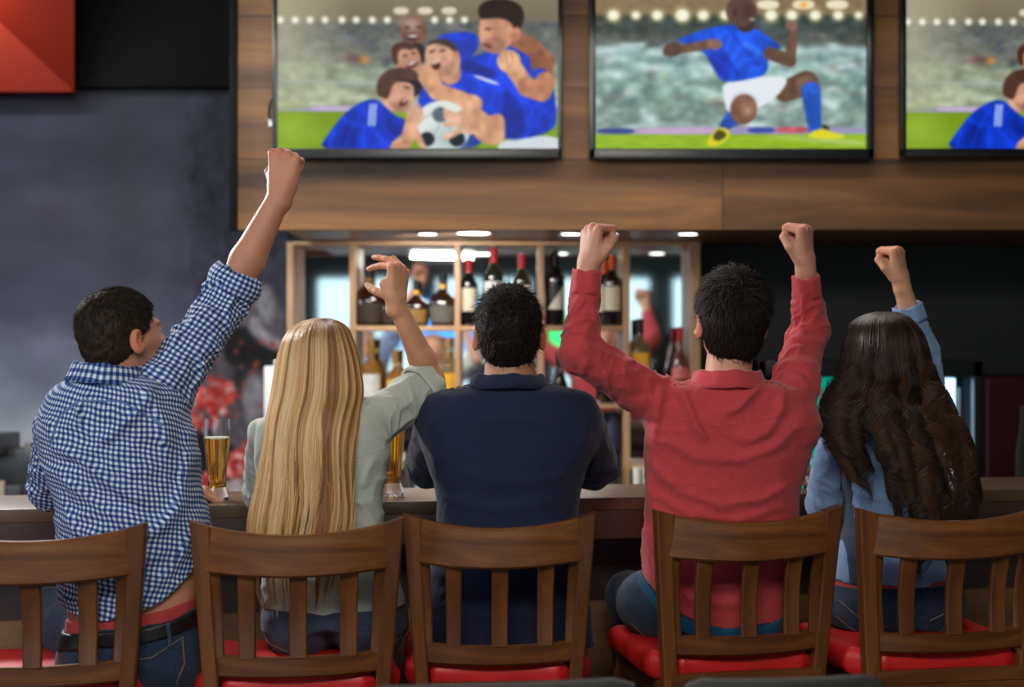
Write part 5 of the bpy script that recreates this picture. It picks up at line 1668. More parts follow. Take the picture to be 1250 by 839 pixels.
def person(name, label, D, body_f, lo, hi, skin, fr, hair, hands, h=.0033):
    org = np.array((0.5 * (lo[0] + hi[0]), D, 0.74))
    o, V = grow('person', body_f, lo, hi, h, M['skin'], None, org=org, colf=lambda V: skin_cols(V, skin, fr, hair, 3, hands))
    tag(o, label, 'person')
    return o


def near_union(parts, k):
    def f(p):
        d = parts[0](p)
        for q in parts[1:]: d = su(d, q(p), k)
        return d
    return f


def hand(fr, curls, thumb, splay=(0, 0, 0, 0)):
    c = np.array((0, .07, -.02))
    def g(p):
        q = fr.q(p); dist = np.linalg.norm(q - c, axis=1); m = dist < .17
        out = (dist - .125) * fr.s
        if m.any(): out[m] = hand_f(q[m], curls, thumb, splay) * fr.s
        return out
    return g


def headp(fr, mouth=.009, fem=False):
    def g(p):
        q = fr.q(p); dist = np.linalg.norm(q, axis=1); m = dist < .19
        out = (dist - .145) * fr.s
        if m.any(): out[m] = head_f(q[m], mouth, fem) * fr.s
        return out
    return g


def jeans(parent, lf, waist, zw, mat, lo, hi, amp=.003, seed=0, belt=None, band=None, bz=(-.01, .022)):
    """waist: loft; zw(x): height of the waist line"""
    def f(p):
        d = su(lf(p), np.maximum(waist(p), np.maximum(p[:, 2] - (zw(p[:, 0]) + .02), .74 - p[:, 2])), .04)
        d = d - amp * (ridge(p * np.array((9, 9, 22)), seed) - .4)
        fwd = np.maximum(lf(p), (waist.cy.mean() + .075) - p[:, 1])
        return np.minimum(np.maximum(d, p[:, 2] - zw(p[:, 0])), fwd)
    o, _ = grow('jeans', f, lo, hi, .0055, mat, parent)
    ring = lambda z0, z1, t: (lambda p: np.maximum(np.maximum(np.maximum(f0(p) - t, waist(p) - .035), (zw(p[:, 0]) + z0) - p[:, 2]), p[:, 2] - (zw(p[:, 0]) + z1)))
    f0 = lambda p: su(lf(p), np.maximum(waist(p), np.maximum(p[:, 2] - (zw(p[:, 0]) + .05), .74 - p[:, 2])), .04)
    if belt: grow('belt', ring(-.042, -.006, .0055), lo, hi, .0045, belt, o)
    if band: grow('waistband', ring(bz[0], bz[1], -.001), lo, hi, .0045, band, o)
    return o, f


LINE = lambda x0, z0, x1, z1: (lambda x: z0 + (z1 - z0) * (x - x0) / (x1 - x0))


def zline(pts, D):
    """pixel polyline -> height over x at depth D"""
    w_ = np.array([P(x, y, D)[[0, 2]] for x, y in pts])
    return lambda x: smooth_interp(x, w_[:, 0], w_[:, 1])


SK1, SK2, SK3, SK4, SK5 = (lin(196, 136, 108)[:3], lin(208, 152, 118)[:3], lin(186, 130, 104)[:3], lin(204, 148, 122)[:3], lin(206, 152, 120)[:3])


# ============================== the man in the checked shirt
def man_checked():
    D = 3.32
    rows = [(446, 110, 148, D, .045), (456, 96, 166, D, .072), (470, 70, 205, D, .098), (495, 55, 224, D, .112), (520, 48, 234, D, .120), (550, 50, 240, D, .122), (580, 58, 244, D, .120), (610, 66, 250, D, .116), (640, 70, 258, D, .114), (680, 69, 262, D, .116), (720, 71, 258, D, .120), (760, 76, 252, D, .122), (800, 80, 250, D, .12)]
    T = Loft(rows); Tb = Loft(rows, inset=.021)
    waist = Loft([(r[0], r[1] + 5, r[2] - 5, r[3], r[4]) for r in rows if r[0] >= 610], inset=.004)
    hc = P(166, 806, D + .03)
    knees = [P(60, 0, 3.7) * (1, 1, 0) + (0, 0, .80), P(235, 0, 3.72) * (1, 1, 0) + (0, 0, .81)]
    ank = [P(80, 0, 3.6) * (1, 1, 0) + (0, 0, .33), P(225, 0, 3.62) * (1, 1, 0) + (0, 0, .33)]
    lf = legs_f(hc, knees, ank)
    fr = Frame(P(150, 414, 3.34), (.66, .72, .20), (-.06, -.10, 1), .91)
    sR, eR, wR = P(196, 480, 3.34), P(286, 350, 3.44), P(343, 236, 3.44)
    sL, eL, wL = P(74, 524, 3.36), P(62, 596, 3.50), (P(208, 0, 3.83)[0], 3.83, BZ + .036)
    hR = hand_frame(wR, (.10, -.02, 1), (-.18, -1, .05), 'R', 1.03)
    hL = hand_frame(wL, (1, .10, -.10), (.1, -.15, 1), 'L', .98)
    armR = limb(sR, eR, wR, .042, .040, .042, .0265); armL = limb(sL, eL, wL, .040, .040, .041, .028)
    neckb = P(136, 478, D)
    hwR, hwL = wrist_f(wR, hR, .0285), wrist_f(wL, hL, .0285)
    HF, H1, H2 = headp(fr, .012), hand(hR, FIST, T_FIST), hand(hL, RELAX, T_OPEN)

    def body(p):
        d = su(Tb(p), cap(p, sR - (.08, 0, .02), sR, .05, .048), .04)
        d = su(d, np.maximum(lf(p) + .012, p[:, 2] - .9), .03)
        d = su(d, cap(p, neckb, fr.w((0, -.02, -.05)), .060, .056), .025)
        d = su(d, HF(p), .014)
        d = su(d, armR(p), .03); d = su(d, armL(p), .02)
        d = su(d, su(hwR(p), H1(p), .010), .010); d = su(d, su(hwL(p), H2(p), .010), .010)
        return np.maximum(d, .70 - p[:, 2])
    lo, hi = (-1.30, 3.1, .68), (-.48, 4.10, 2.02)
    ps = person('person', 'man in a blue and white checked shirt, right fist raised, head turned right', D, body, lo, hi, SK1, fr, (.02, .012, .01), (hR,))
    hem = zline([(40, 690), (72, 742), (90, 752), (112, 757), (135, 756), (161, 750), (182, 742), (202, 731), (216, 718), (228, 704), (240, 684), (252, 660), (270, 640), (300, 640)], D - .1)
    st = Strokes(D - .11, [([(100, 520), (96, 500), (100, 490)], 4, 0.0119), ([(150, 452), (175, 470), (200, 520), (205, 560)], 7, 0.0119), ([(60, 545), (100, 560), (150, 600), (190, 620)], 6, 0.0102), ([(60, 575), (110, 610), (160, 640)], 6, 0.0085), ([(72, 640), (130, 660), (190, 650), (240, 600)], 7, 0.0085), ([(225, 505), (228, 560), (215, 620), (180, 680)], 8, 0.0102), ([(90, 700), (150, 710), (215, 660)], 7, 0.0085), ([(95, 470), (120, 500), (170, 520)], 6, 0.0102), ([(185, 470), (170, 500), (140, 530), (120, 540)], 6, 0.0102), ([(240, 640), (215, 690), (170, 735)], 6, 0.0085), ([(66, 600), (90, 650), (80, 700)], 6, 0.0068)])
    cuffc = eR + (wR - eR) * .10

    def fold(p):
        return .0065 * (ridge(p @ np.array(((7, 0, 5), (0, 8, 0), (-4, 0, 17.))), 2) - .4) + .0022 * (ridge(p * 30, 9) - .4)

    def shirt(p):
        d = su(T(p), cap(p, sR - (.09, 0, .045), sR, .062, .068), .035)
        a = su(cap(p, sR, eR, .066, .054), cap(p, eR, cuffc, .054, .052, flat=True), .02)
        a = a - folds_limb(p, sR, eR, .066, .026, .009, 3, 1.4) - folds_limb(p, sR, eR, .066, .060, .010, 13, .5)
        d = su(d, a, .03)
        b = su(cap(p, sL, eL, .062, .054), cap(p, eL, eL + (np.asarray(wL) - eL) * .18, .054, .056, flat=True), .02)
        b = b - folds_limb(p, sL, eL, .06, .03, .007, 5, 1.2)
        d = su(d, b, .014)
        d = d - fold(p) - st(p) * (p[:, 1] < D)
        return np.maximum(d, hem(p[:, 0]) - p[:, 2])
    c_, s_ = math.cos(.16), math.sin(.16)

    def uvf(V):
        cx, w_, cy, dd = T.at(V[:, 2])
        th = np.arctan2((V[:, 0] - cx) / w_, -(V[:, 1] - cy) / dd)
        u = th * .185; v = V[:, 2] * 1.0
        tor = np.stack([u * c_ - v * s_, u * s_ + v * c_], 1)
        dR, uR = arm_uv(V, sR, eR, wR); dL, uL = arm_uv(V, sL, eL, wL)
        onR = (cap(V, sR, eR, .066, .055) < T(V) - .004) | (V[:, 2] > P(0, 455, D)[2]) & (V[:, 0] > sR[0])
        onL = np.minimum(cap(V, sL, eL, .062, .054), cap(V, eL, wL, .054)) < T(V) - .004
        wp = np.stack([.0045 * vnoise(V * 16, 31) + .002 * vnoise(V * 40, 33), .0045 * vnoise(V * 16, 37) + .002 * vnoise(V * 40, 39)], 1)
        return np.where(onR[:, None], uR, np.where(onL[:, None], uL, tor)) + wp
    sh, _ = grow('shirt', shirt, (-1.30, 3.05, .80), (-.5, 3.9, 1.72), .0040, M['gingham'], ps, uvf=uvf)
    ua = nrm(np.asarray(wR) - eR)
    cuff(sh, cuffc - ua * .044, cuffc + ua * .012, .060, .058, M['gingham'], roll=.009)
    ul = nrm(np.asarray(wL) - eL); cuff(sh, eL + ul * .02, eL + ul * .07, .062, .058, M['gingham'], roll=.005)
    collar(sh, P(129, 470, D - .022), (.10, .05, 1), .072, .070, .044, M['gingham'], flare=.012)
    # box pleat loop under the yoke
    seam(sh, [P(60, 545, D - .1), P(75, 505, D - .1), P(100, 489, D - .1), P(150, 490, D - .1), P(200, 520, D - .1)], M['gingham'], shirt, .0022, 'yoke_seam', 0)
    zw = zline([(40, 780), (80, 774), (120, 768), (165, 764), (205, 756), (235, 744), (250, 732), (270, 720), (300, 715)], D - .1)
    jo, jf = jeans(ps, lf, waist, zw, M['jeans'], (-1.40, 3.05, .2), (-.45, 3.95, .96), seed=4, belt=M['belt'], band=M['redband'])
    seam(jo, [P(112, 790, D), P(150, 795, D), P(200, 790, D), P(232, 770, D)], M['stitch'], jf)
    seam(jo, [P(232, 770, D), P(236, 800, D), P(226, 825, D)], M['stitch'], jf)
    seam(jo, [P(165, 785, D), P(168, 830, D)], M['stitch'], jf)
    for px in (116, 218): seam(jo, [P(px, 768 if px < 150 else 752, D), P(px + 3, 792 if px < 150 else 778, D)], M['jeans2'], lambda p: jf(p) - .007, .0045, 'belt_loop')
    shoes(ps, ank)
    hc_ = lambda q: hair_cap_f(q, .011, 1.35, .074, -.082)
    short_hair('hair', fr, hc_, 9000, .020, .00075, [(.030, .020, .014), (.016, .011, .008), (.048, .032, .020)], M['hair_dark'], ps, 1)
    return ps


# ============================== the man in navy
def man_navy():
    D = 3.60
    rows = [(458, 598, 644, D, .05), (467, 578, 668, D, .078), (478, 536, 712, D, .105), (492, 519, 726, D, .115), (515, 513, 733, D, .122), (550, 516, 728, D, .124), (580, 526, 714, D, .120), (610, 532, 707, D, .116), (650, 533, 706, D, .115), (700, 522, 712, D, .120), (750, 509, 721, D, .126), (798, 496, 728, D, .130), (820, 492, 732, D, .13)]
    T = Loft(rows); Tb = Loft(rows, inset=.022)
    hc = P(618, 0, D + .04) * (1, 1, 0) + (0, 0, .815)
    knees = [P(570, 0, 3.98) * (1, 1, 0) + (0, 0, .80), P(680, 0, 3.98) * (1, 1, 0) + (0, 0, .80)]
    ank = [P(575, 0, 3.88) * (1, 1, 0) + (0, 0, .33), P(675, 0, 3.88) * (1, 1, 0) + (0, 0, .33)]
    lf = legs_f(hc, knees, ank)
    fr = Frame(P(621, 411, 3.63), (-.02, .97, .16), (0, -.14, 1), 1.01)
    sR, eR, wR = P(702, 512, 3.60), P(726, 566, 3.80), P(655, 488, 3.88)
    sL, eL, wL = P(540, 512, 3.60), P(528, 566, 3.80), P(592, 488, 3.88)
    hR = hand_frame(wR, (-.45, .06, 1), (.5, .6, .3), 'R', 1.0); hL = hand_frame(wL, (.45, .06, 1), (-.5, .6, .3), 'L', 1.0)
    armR, armL = limb(sR, eR, wR, .05, .042, .042, .028), limb(sL, eL, wL, .05, .042, .042, .028)
    neckb = P(621, 485, D)
    HF, H1, H2 = headp(fr, .006), hand(hR, FIST, T_FIST), hand(hL, FIST, T_FIST)
    w1, w2 = wrist_f(wR, hR, .0285), wrist_f(wL, hL, .0285)

    def body(p):
        d = su(Tb(p), cap(p, neckb, fr.w((0, -.025, -.05)), .066, .060), .03)
        d = su(d, np.maximum(lf(p) + .012, p[:, 2] - .9), .03)
        d = su(d, HF(p), .014); d = su(d, armR(p), .02); d = su(d, armL(p), .02)
        d = su(d, su(w1(p), H1(p), .01), .006); d = su(d, su(w2(p), H2(p), .01), .006)
        return np.maximum(d, .70 - p[:, 2])
    ps = person('person', 'man in a plain navy short-sleeved polo shirt with cropped black hair', D, body, (-.35, 3.4, .68), (.35, 4.06, 1.72), SK3, fr, (.01, .008, .007), ())
    st = Strokes(D - .12, [([(545, 560), (600, 590), (680, 585), (705, 560)], 9, 0.0060), ([(532, 640), (580, 655), (650, 650), (705, 635)], 7, 0.0060), ([(535, 610), (600, 622), (700, 612)], 7, 0.0045), ([(520, 700), (600, 720), (700, 700)], 8, 0.0075), ([(530, 740), (600, 752), (660, 745)], 7, 0.0060), ([(600, 470), (622, 478), (650, 472)], 4, 0.0060), ([(720, 500), (718, 530), (706, 566)], 9, 0.004), ([(524, 500), (524, 540), (534, 580)], 6, 0.0075), ([(700, 650), (716, 720), (722, 780)], 8, 0.0090), ([(560, 690), (556, 760)], 6, 0.0060), ([(660, 690), (668, 760)], 6, 0.0060)])

    def shirt(p):
        d = T(p)
        for s, e, sd in ((sR, eR, 3), (sL, eL, 4)):
            a = cap(p, s, e + (e - s) * .05, .068, .066, flat=True) - folds_limb(p, s, e, .068, .05, .005, sd)
            d = su(d, a, .018)
        d = d - .0040 * (ridge(p * np.array((5, 7, 15)), 2) - .4) - st(p) * (p[:, 1] < D)
        return np.maximum(d, P(0, 797, D - .1)[2] + .006 * np.sin(p[:, 0] * 14) - p[:, 2])
    sh, _ = grow('polo_shirt', shirt, (-.38, 3.38, .70), (.38, 4.0, 1.50), .0042, M['navy'], ps)
    collar(sh, P(621, 474, D - .022), (0, .05, 1), .082, .078, .030, M['navy'], flare=.014, leaf=1.0)
    for s, e in ((sR, eR), (sL, eL)):
        u = nrm(e - s); cuff(sh, e - u * .01, e + u * .02, .069, .069, M['navy'], name='sleeve_hem')
    jo, jf = jeans(ps, lf, Loft([(r[0], r[1] + 22, r[2] - 22, r[3], r[4] - .02) for r in rows if r[0] >= 650]), lambda x: .90 + 0 * x, M['jeans'], (-.42, 3.4, .2), (.42, 4.2, .96), seed=7)
    shoes(ps, ank)
    hc_ = lambda q: hair_cap_f(q, .011, 1.25, .072, -.085)
    short_hair('hair', fr, hc_, 11000, .013, .00085, [(.008, .006, .005), (.014, .010, .008), (.022, .016, .013)], M['hair_dark'], ps, 2, curl=.6, lift=.35)
    return ps


# ============================== the man in red
def man_red():
    D = 3.66
    rows = [(454, 866, 908, D, .045), (463, 842, 934, D, .075), (473, 806, 972, D, .100), (490, 795, 992, D, .112), (515, 789, 1001, D, .120), (550, 787, 992, D, .122), (590, 789, 980, D, .118), (630, 787, 973, D, .116), (670, 783, 972, D, .118), (710, 788, 969, D, .122), (750, 800, 962, D, .122), (785, 808, 958, D, .12)]
    T = Loft(rows); Tb = Loft(rows, inset=.022)
    waist = Loft([(r[0], r[1] + 8, r[2] - 6, r[3], r[4]) for r in rows if r[0] >= 650])
    hc = P(868, 0, D + .03) * (1, 1, 0) + (.0, 0, .812)
    knees = [P(768, 0, 3.96) * (1, 1, 0) + (0, 0, .80), P(945, 0, 4.08) * (1, 1, 0) + (0, 0, .80)]
    ank = [P(800, 0, 3.95) * (1, 1, 0) + (0, 0, .33), P(930, 0, 4.0) * (1, 1, 0) + (0, 0, .33)]
    lf0 = legs_f(hc, knees, ank)
    lf = lambda p: su(lf0(p), ell(p, P(798, 0, D + .06) * (1, 1, 0) + (0, 0, .822), (.098, .125, .088)), .04)
    fr = Frame(P(892, 397, 3.69), (-.06, .95, .26), (0.02, -.16, 1), 1.02)
    sL, eL, wL = P(806, 492, 3.66), P(708, 430, 3.56), P(718, 325, 3.56)
    sR, eR, wR = P(968, 478, 3.68), P(988, 402, 3.83), P(983, 322, 3.77)
    hL = hand_frame(wL, (.10, 0, 1), (-.80, -.60, .1), 'L', 1.02)
    hR = hand_frame(wR, (-.05, -.22, 1), (.75, -.66, .1), 'R', 1.0)
    armL = limb(sL, eL, wL, .038, .032, .031, .0255); armR = limb(sR, eR, wR, .038, .032, .031, .0250)
    neckb = P(886, 484, D)
    HF, H1, H2 = headp(fr, .010), hand(hL, FIST, T_FIST), hand(hR, FIST, T_FIST)
    w1, w2 = wrist_f(wL, hL, .027), wrist_f(wR, hR, .0265)

    def body(p):
        d = su(Tb(p), cap(p, neckb, fr.w((0, -.02, -.05)), .062, .058), .03)
        d = su(d, np.maximum(lf(p) + .020, p[:, 2] - .86), .03)
        d = su(d, HF(p), .014); d = su(d, armR(p), .02); d = su(d, armL(p), .02)
        d = su(d, su(w1(p), H1(p), .01), .008); d = su(d, su(w2(p), H2(p), .01), .008)
        return np.maximum(d, .70 - p[:, 2])
    ps = person('person', 'man in a faded red long-sleeved shirt with both fists raised', D, body, (.05, 3.4, .68), (.90, 4.05, 1.86), SK4, fr, (.012, .009, .007), (hL, hR))
    hem = zline([(770, 690), (790, 715), (812, 738), (845, 756), (890, 766), (930, 764), (958, 756), (985, 735)], D - .1)
    st = Strokes(D - .12, [([(818, 455), (835, 480), (850, 520), (862, 540)], 6, 0.0160), ([(936, 458), (920, 480), (900, 498), (880, 508)], 6, 0.0128), ([(800, 530), (850, 560), (900, 562), (950, 545), (985, 510)], 7, 0.0096), ([(790, 560), (830, 600), (880, 616), (930, 610), (970, 590)], 6, 0.0096),
                           ([(792, 600), (840, 628), (900, 636), (960, 620)], 5, 0.0080), ([(795, 580), (800, 625), (826, 640)], 5, 0.0080), ([(845, 500), (900, 535), (950, 520)], 7, 0.0096), ([(785, 650), (830, 700), (880, 715), (940, 700)], 7, 0.0080), ([(800, 700), (850, 735), (930, 738)], 6, 0.0080), ([(960, 470), (955, 500), (935, 530), (900, 545)], 6, 0.0112), ([(812, 470), (805, 500), (800, 545)], 5, 0.0096), ([(866, 470), (880, 476), (910, 470)], 5, 0.0048), ([(940, 690), (920, 740)], 6, 0.0064)])
    cl_, cr_ = eL + (wL - eL) * .86, eR + (wR - eR) * .80

    def shirt(p):
        d = T(p)
        for s, e, c, r0, r1, r2, sd in ((sL, eL, cl_, .064, .050, .034, 3), (sR, eR, cr_, .062, .050, .034, 6)):
            a = su(cap(p, s, e, r0, r1), cap(p, e, c, r1, r2, flat=True), .02)
            a = a - folds_limb(p, s, e, r0, .045, .008, sd, 1.6) - folds_limb(p, e, c, r1, .030, .0075, sd + 20, 1.6, 0, .75) - folds_limb(p, s, e, r0, .018, .0025, sd + 3, 2)
            d = su(d, a, .028)
        d = d - .0060 * (ridge(p @ np.array(((6, 0, 3), (0, 8, 0), (-3, 0, 14.))), 12) - .4) - .0016 * (ridge(p * 40, 9) - .4) - st(p) * (p[:, 1] < D)
        return np.maximum(d, hem(p[:, 0]) - p[:, 2])
    sh, _ = grow('shirt', shirt, (.0, 3.36, .76), (.92, 4.0, 1.74), .0040, M['red_shirt'], ps)
    collar(sh, P(888, 476, D - .024), (.0, .06, 1), .080, .076, .044, M['red_shirt'], flare=.012)
    for e, w_, r in ((eL, wL, .0375), (eR, wR, .0370)):
        u = nrm(w_ - e); L = np.linalg.norm(w_ - e); a = e + u * (L - .072 - (.0 if e is eL else .02)); cuff(sh, a, a + u * .060, r, r - .002, M['red_shirt'])
    seam(sh, [P(806, 500, D - .1), P(830, 512, D - .1), P(880, 520, D - .1), P(930, 514, D - .1), P(975, 498, D - .1)], M['red_shirt'], shirt, .0016, 'yoke_seam', 0)
    seam(sh, [P(820, 458, D - .1), P(816, 490, D - .1), P(806, 530, D - .1)], M['red_shirt'], shirt, .0016, 'armhole_seam', 0)
    zw = zline([(700, 690), (760, 700), (792, 712), (806, 730), (828, 748), (860, 758), (890, 762), (940, 758), (975, 748)], D - .1)
    jo, jf = jeans(ps, lf, waist, zw, M['jeans'], (.05, 3.38, .2), (.88, 4.25, .96), seed=9, belt=M['teal'])
    seam(jo, [P(770, 760, D), P(785, 775, D), P(798, 800, D)], M['stitch'], jf)
    shoes(ps, ank)
    hc_ = lambda q: hair_cap_f(q, .012, 1.9, .078, -.080)
    short_hair('hair', fr, hc_, 9500, .036, .0010, [(.016, .012, .010), (.009, .007, .006), (.030, .022, .017)], M['hair_dark'], ps, 3, lift=.40, part=(-.01, -.055, .115), topx=1.3)
    return ps


def long_hair(ps, rows, phi, n, length_px, D, cols, mat, seed, wave, clumps, hw=.0011, base_end=None, nwave=1.0, cv=.55, tip=None, root=None, endf=None):
    """rows: loft of the falling hair; strands run down its outside in locks"""
    rng = np.random.default_rng(seed)
    Lf = Loft(rows, n=2.0)
    zt_ = Lf.z[-1]
    zend = P(0, base_end, D)[2]
    base = lambda p: np.maximum(Lf(p) + .006 - .0035 * (ridge(np.stack([np.arctan2((p[:, 0] - Lf.at(p[:, 2])[0]) , -(p[:, 1] - Lf.at(p[:, 2])[2])) * 9, p[:, 2] * 3, p[:, 2] * 0], 1), 3) - .5), zend + .03 * vnoise(np.stack([p[:, 0] * 40, p[:, 0] * 0, p[:, 0] * 0], 1), 5) - p[:, 2])
    lo = np.array((Lf.cx.min() - Lf.w.max() - .03, Lf.cy.min() - Lf.d.max() - .03, zend - .04)); hi = np.array((Lf.cx.max() + Lf.w.max() + .03, Lf.cy.max() + Lf.d.max() + .03, zt_ + .01))
    V, Fq = surfnets(base, lo, hi, .0042)
    cb = np.array(cols[1])[None] * (1 + .35 * vnoise(np.stack([V[:, 0] * 160, V[:, 1] * 160, V[:, 2] * 3], 1), 8)[:, None])
    ho = mesh_np('hair', V, Fq, mat, ps, True, cols=np.clip(cb, 0, 1))
    Mst = 44
    nc = clumps
    cphi = np.linspace(phi[0], phi[1], nc) + rng.normal(0, .03, nc)
    cend = length_px[0] + (length_px[1] - length_px[0]) * rng.random(nc) ** .7
    if endf: cend = np.interp(cphi, endf[0], endf[1]) + rng.normal(0, endf[2], nc)
    cph = rng.random(nc) * 6.28; cfr = 1 + .5 * rng.random(nc); camp = .5 + rng.random(nc); clay = rng.random(nc)
    ctone = rng.integers(0, len(cols), nc)
    k = rng.integers(0, nc, n)
    ph0 = cphi[k] + rng.normal(0, (phi[1] - phi[0]) / nc * .75, n)
    layer = .985 + (.045 if tip is not None else .020) * clay[k] - (.05 if tip is not None else .025) * rng.random(n) ** 2
    straight = tip is None
    if straight:
        sm = lambda v, s_: vnoise(np.stack([v, v * 0, v * 0], 1), s_)
        cph = 1.6 * sm(cphi * 2.2, 41); cfr = 1 + .12 * sm(cphi * 2, 43); camp = 1 + .4 * sm(cphi * 3, 45)
    t = np.linspace(0, 1, Mst)[None]
    ze = P(0, 0, D)[2] * 0 + (CZ - (cend[k] + rng.normal(0, 9, n) - 419.5) / F0 * D)
    tt = t ** 1.15
    z = zt_ - .0015 - tt * (zt_ - ze)[:, None]
    zc_ = np.maximum(z, Lf.z[0])
    cx, w_, cy, dd = [a.reshape(z.shape) for a in Lf.at(zc_.ravel())]
    conv = np.clip((t - .30) / .60, 0, 1) ** 1.2
    phk = ph0[:, None] * (1 - cv * conv) + (cphi[k])[:, None] * cv * conv
    ang = phk + .05 * np.sin(z * 18 + cph[k][:, None])
    lay = layer[:, None]
    x = cx + np.sin(ang) * w_ * lay; y = cy - np.cos(ang) * dd * lay
    wv = wave * camp[k][:, None] * np.clip((t - .22) / .5, 0, 1) ** 1.4
    f = 2 * np.pi * nwave * cfr[k][:, None]
    x = x + wv * np.sin(f * t * 4 + cph[k][:, None]); y = y - np.abs(wv * .9 * np.cos(f * t * 4 + cph[k][:, None])) * .8 - .004 * rng.random((n, 1)) - (0 if straight else 1) * .014 * clay[k][:, None] * np.clip(t * 2, 0, 1)
    own = rng.normal(0, 1, (n, 2)); own = own * (.0014 if tip is not None else .0005)
    x = x + own[:, :1] * np.sin(t * 9 + own[:, 1:] * 900) * (.3 + t); 
    path = np.stack([x, y, z], -1)
    path = path[:, 0:, :]
    rr = hw * (.7 + .6 * rng.random((n, 1))) * np.interp(t, [0, .1, .8, 1], [.8, 1, .8, .15])
    co = np.array(cols)
    tone = np.where(rng.random(n) < .86, ctone[k], rng.integers(0, len(cols), n))
    cc = co[tone] * (.92 + .16 * rng.random((n, 1)))
    if straight:
        m_ = np.clip(.5 + .55 * sm(ph0 * 9, 51) + .35 * sm(ph0 * 26, 52) + rng.normal(0, .09, n), 0, 1)
        pal = co[np.argsort(co.sum(1))]
        cc = np.stack([np.interp(m_, np.linspace(0, 1, len(pal)), pal[:, j]) for j in range(3)], 1)
    if tip is not None:
        g_ = (np.clip((t - .35) / .6, 0, 1) * rng.random((nc, 1))[k])[..., None]
        cc = cc[:, None, :] * (1 - g_) + np.array(tip) * g_
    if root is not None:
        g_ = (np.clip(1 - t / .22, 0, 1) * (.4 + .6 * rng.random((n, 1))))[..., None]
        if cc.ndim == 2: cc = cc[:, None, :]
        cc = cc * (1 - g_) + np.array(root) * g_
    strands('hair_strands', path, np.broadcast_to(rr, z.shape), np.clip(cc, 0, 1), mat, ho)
    return ho


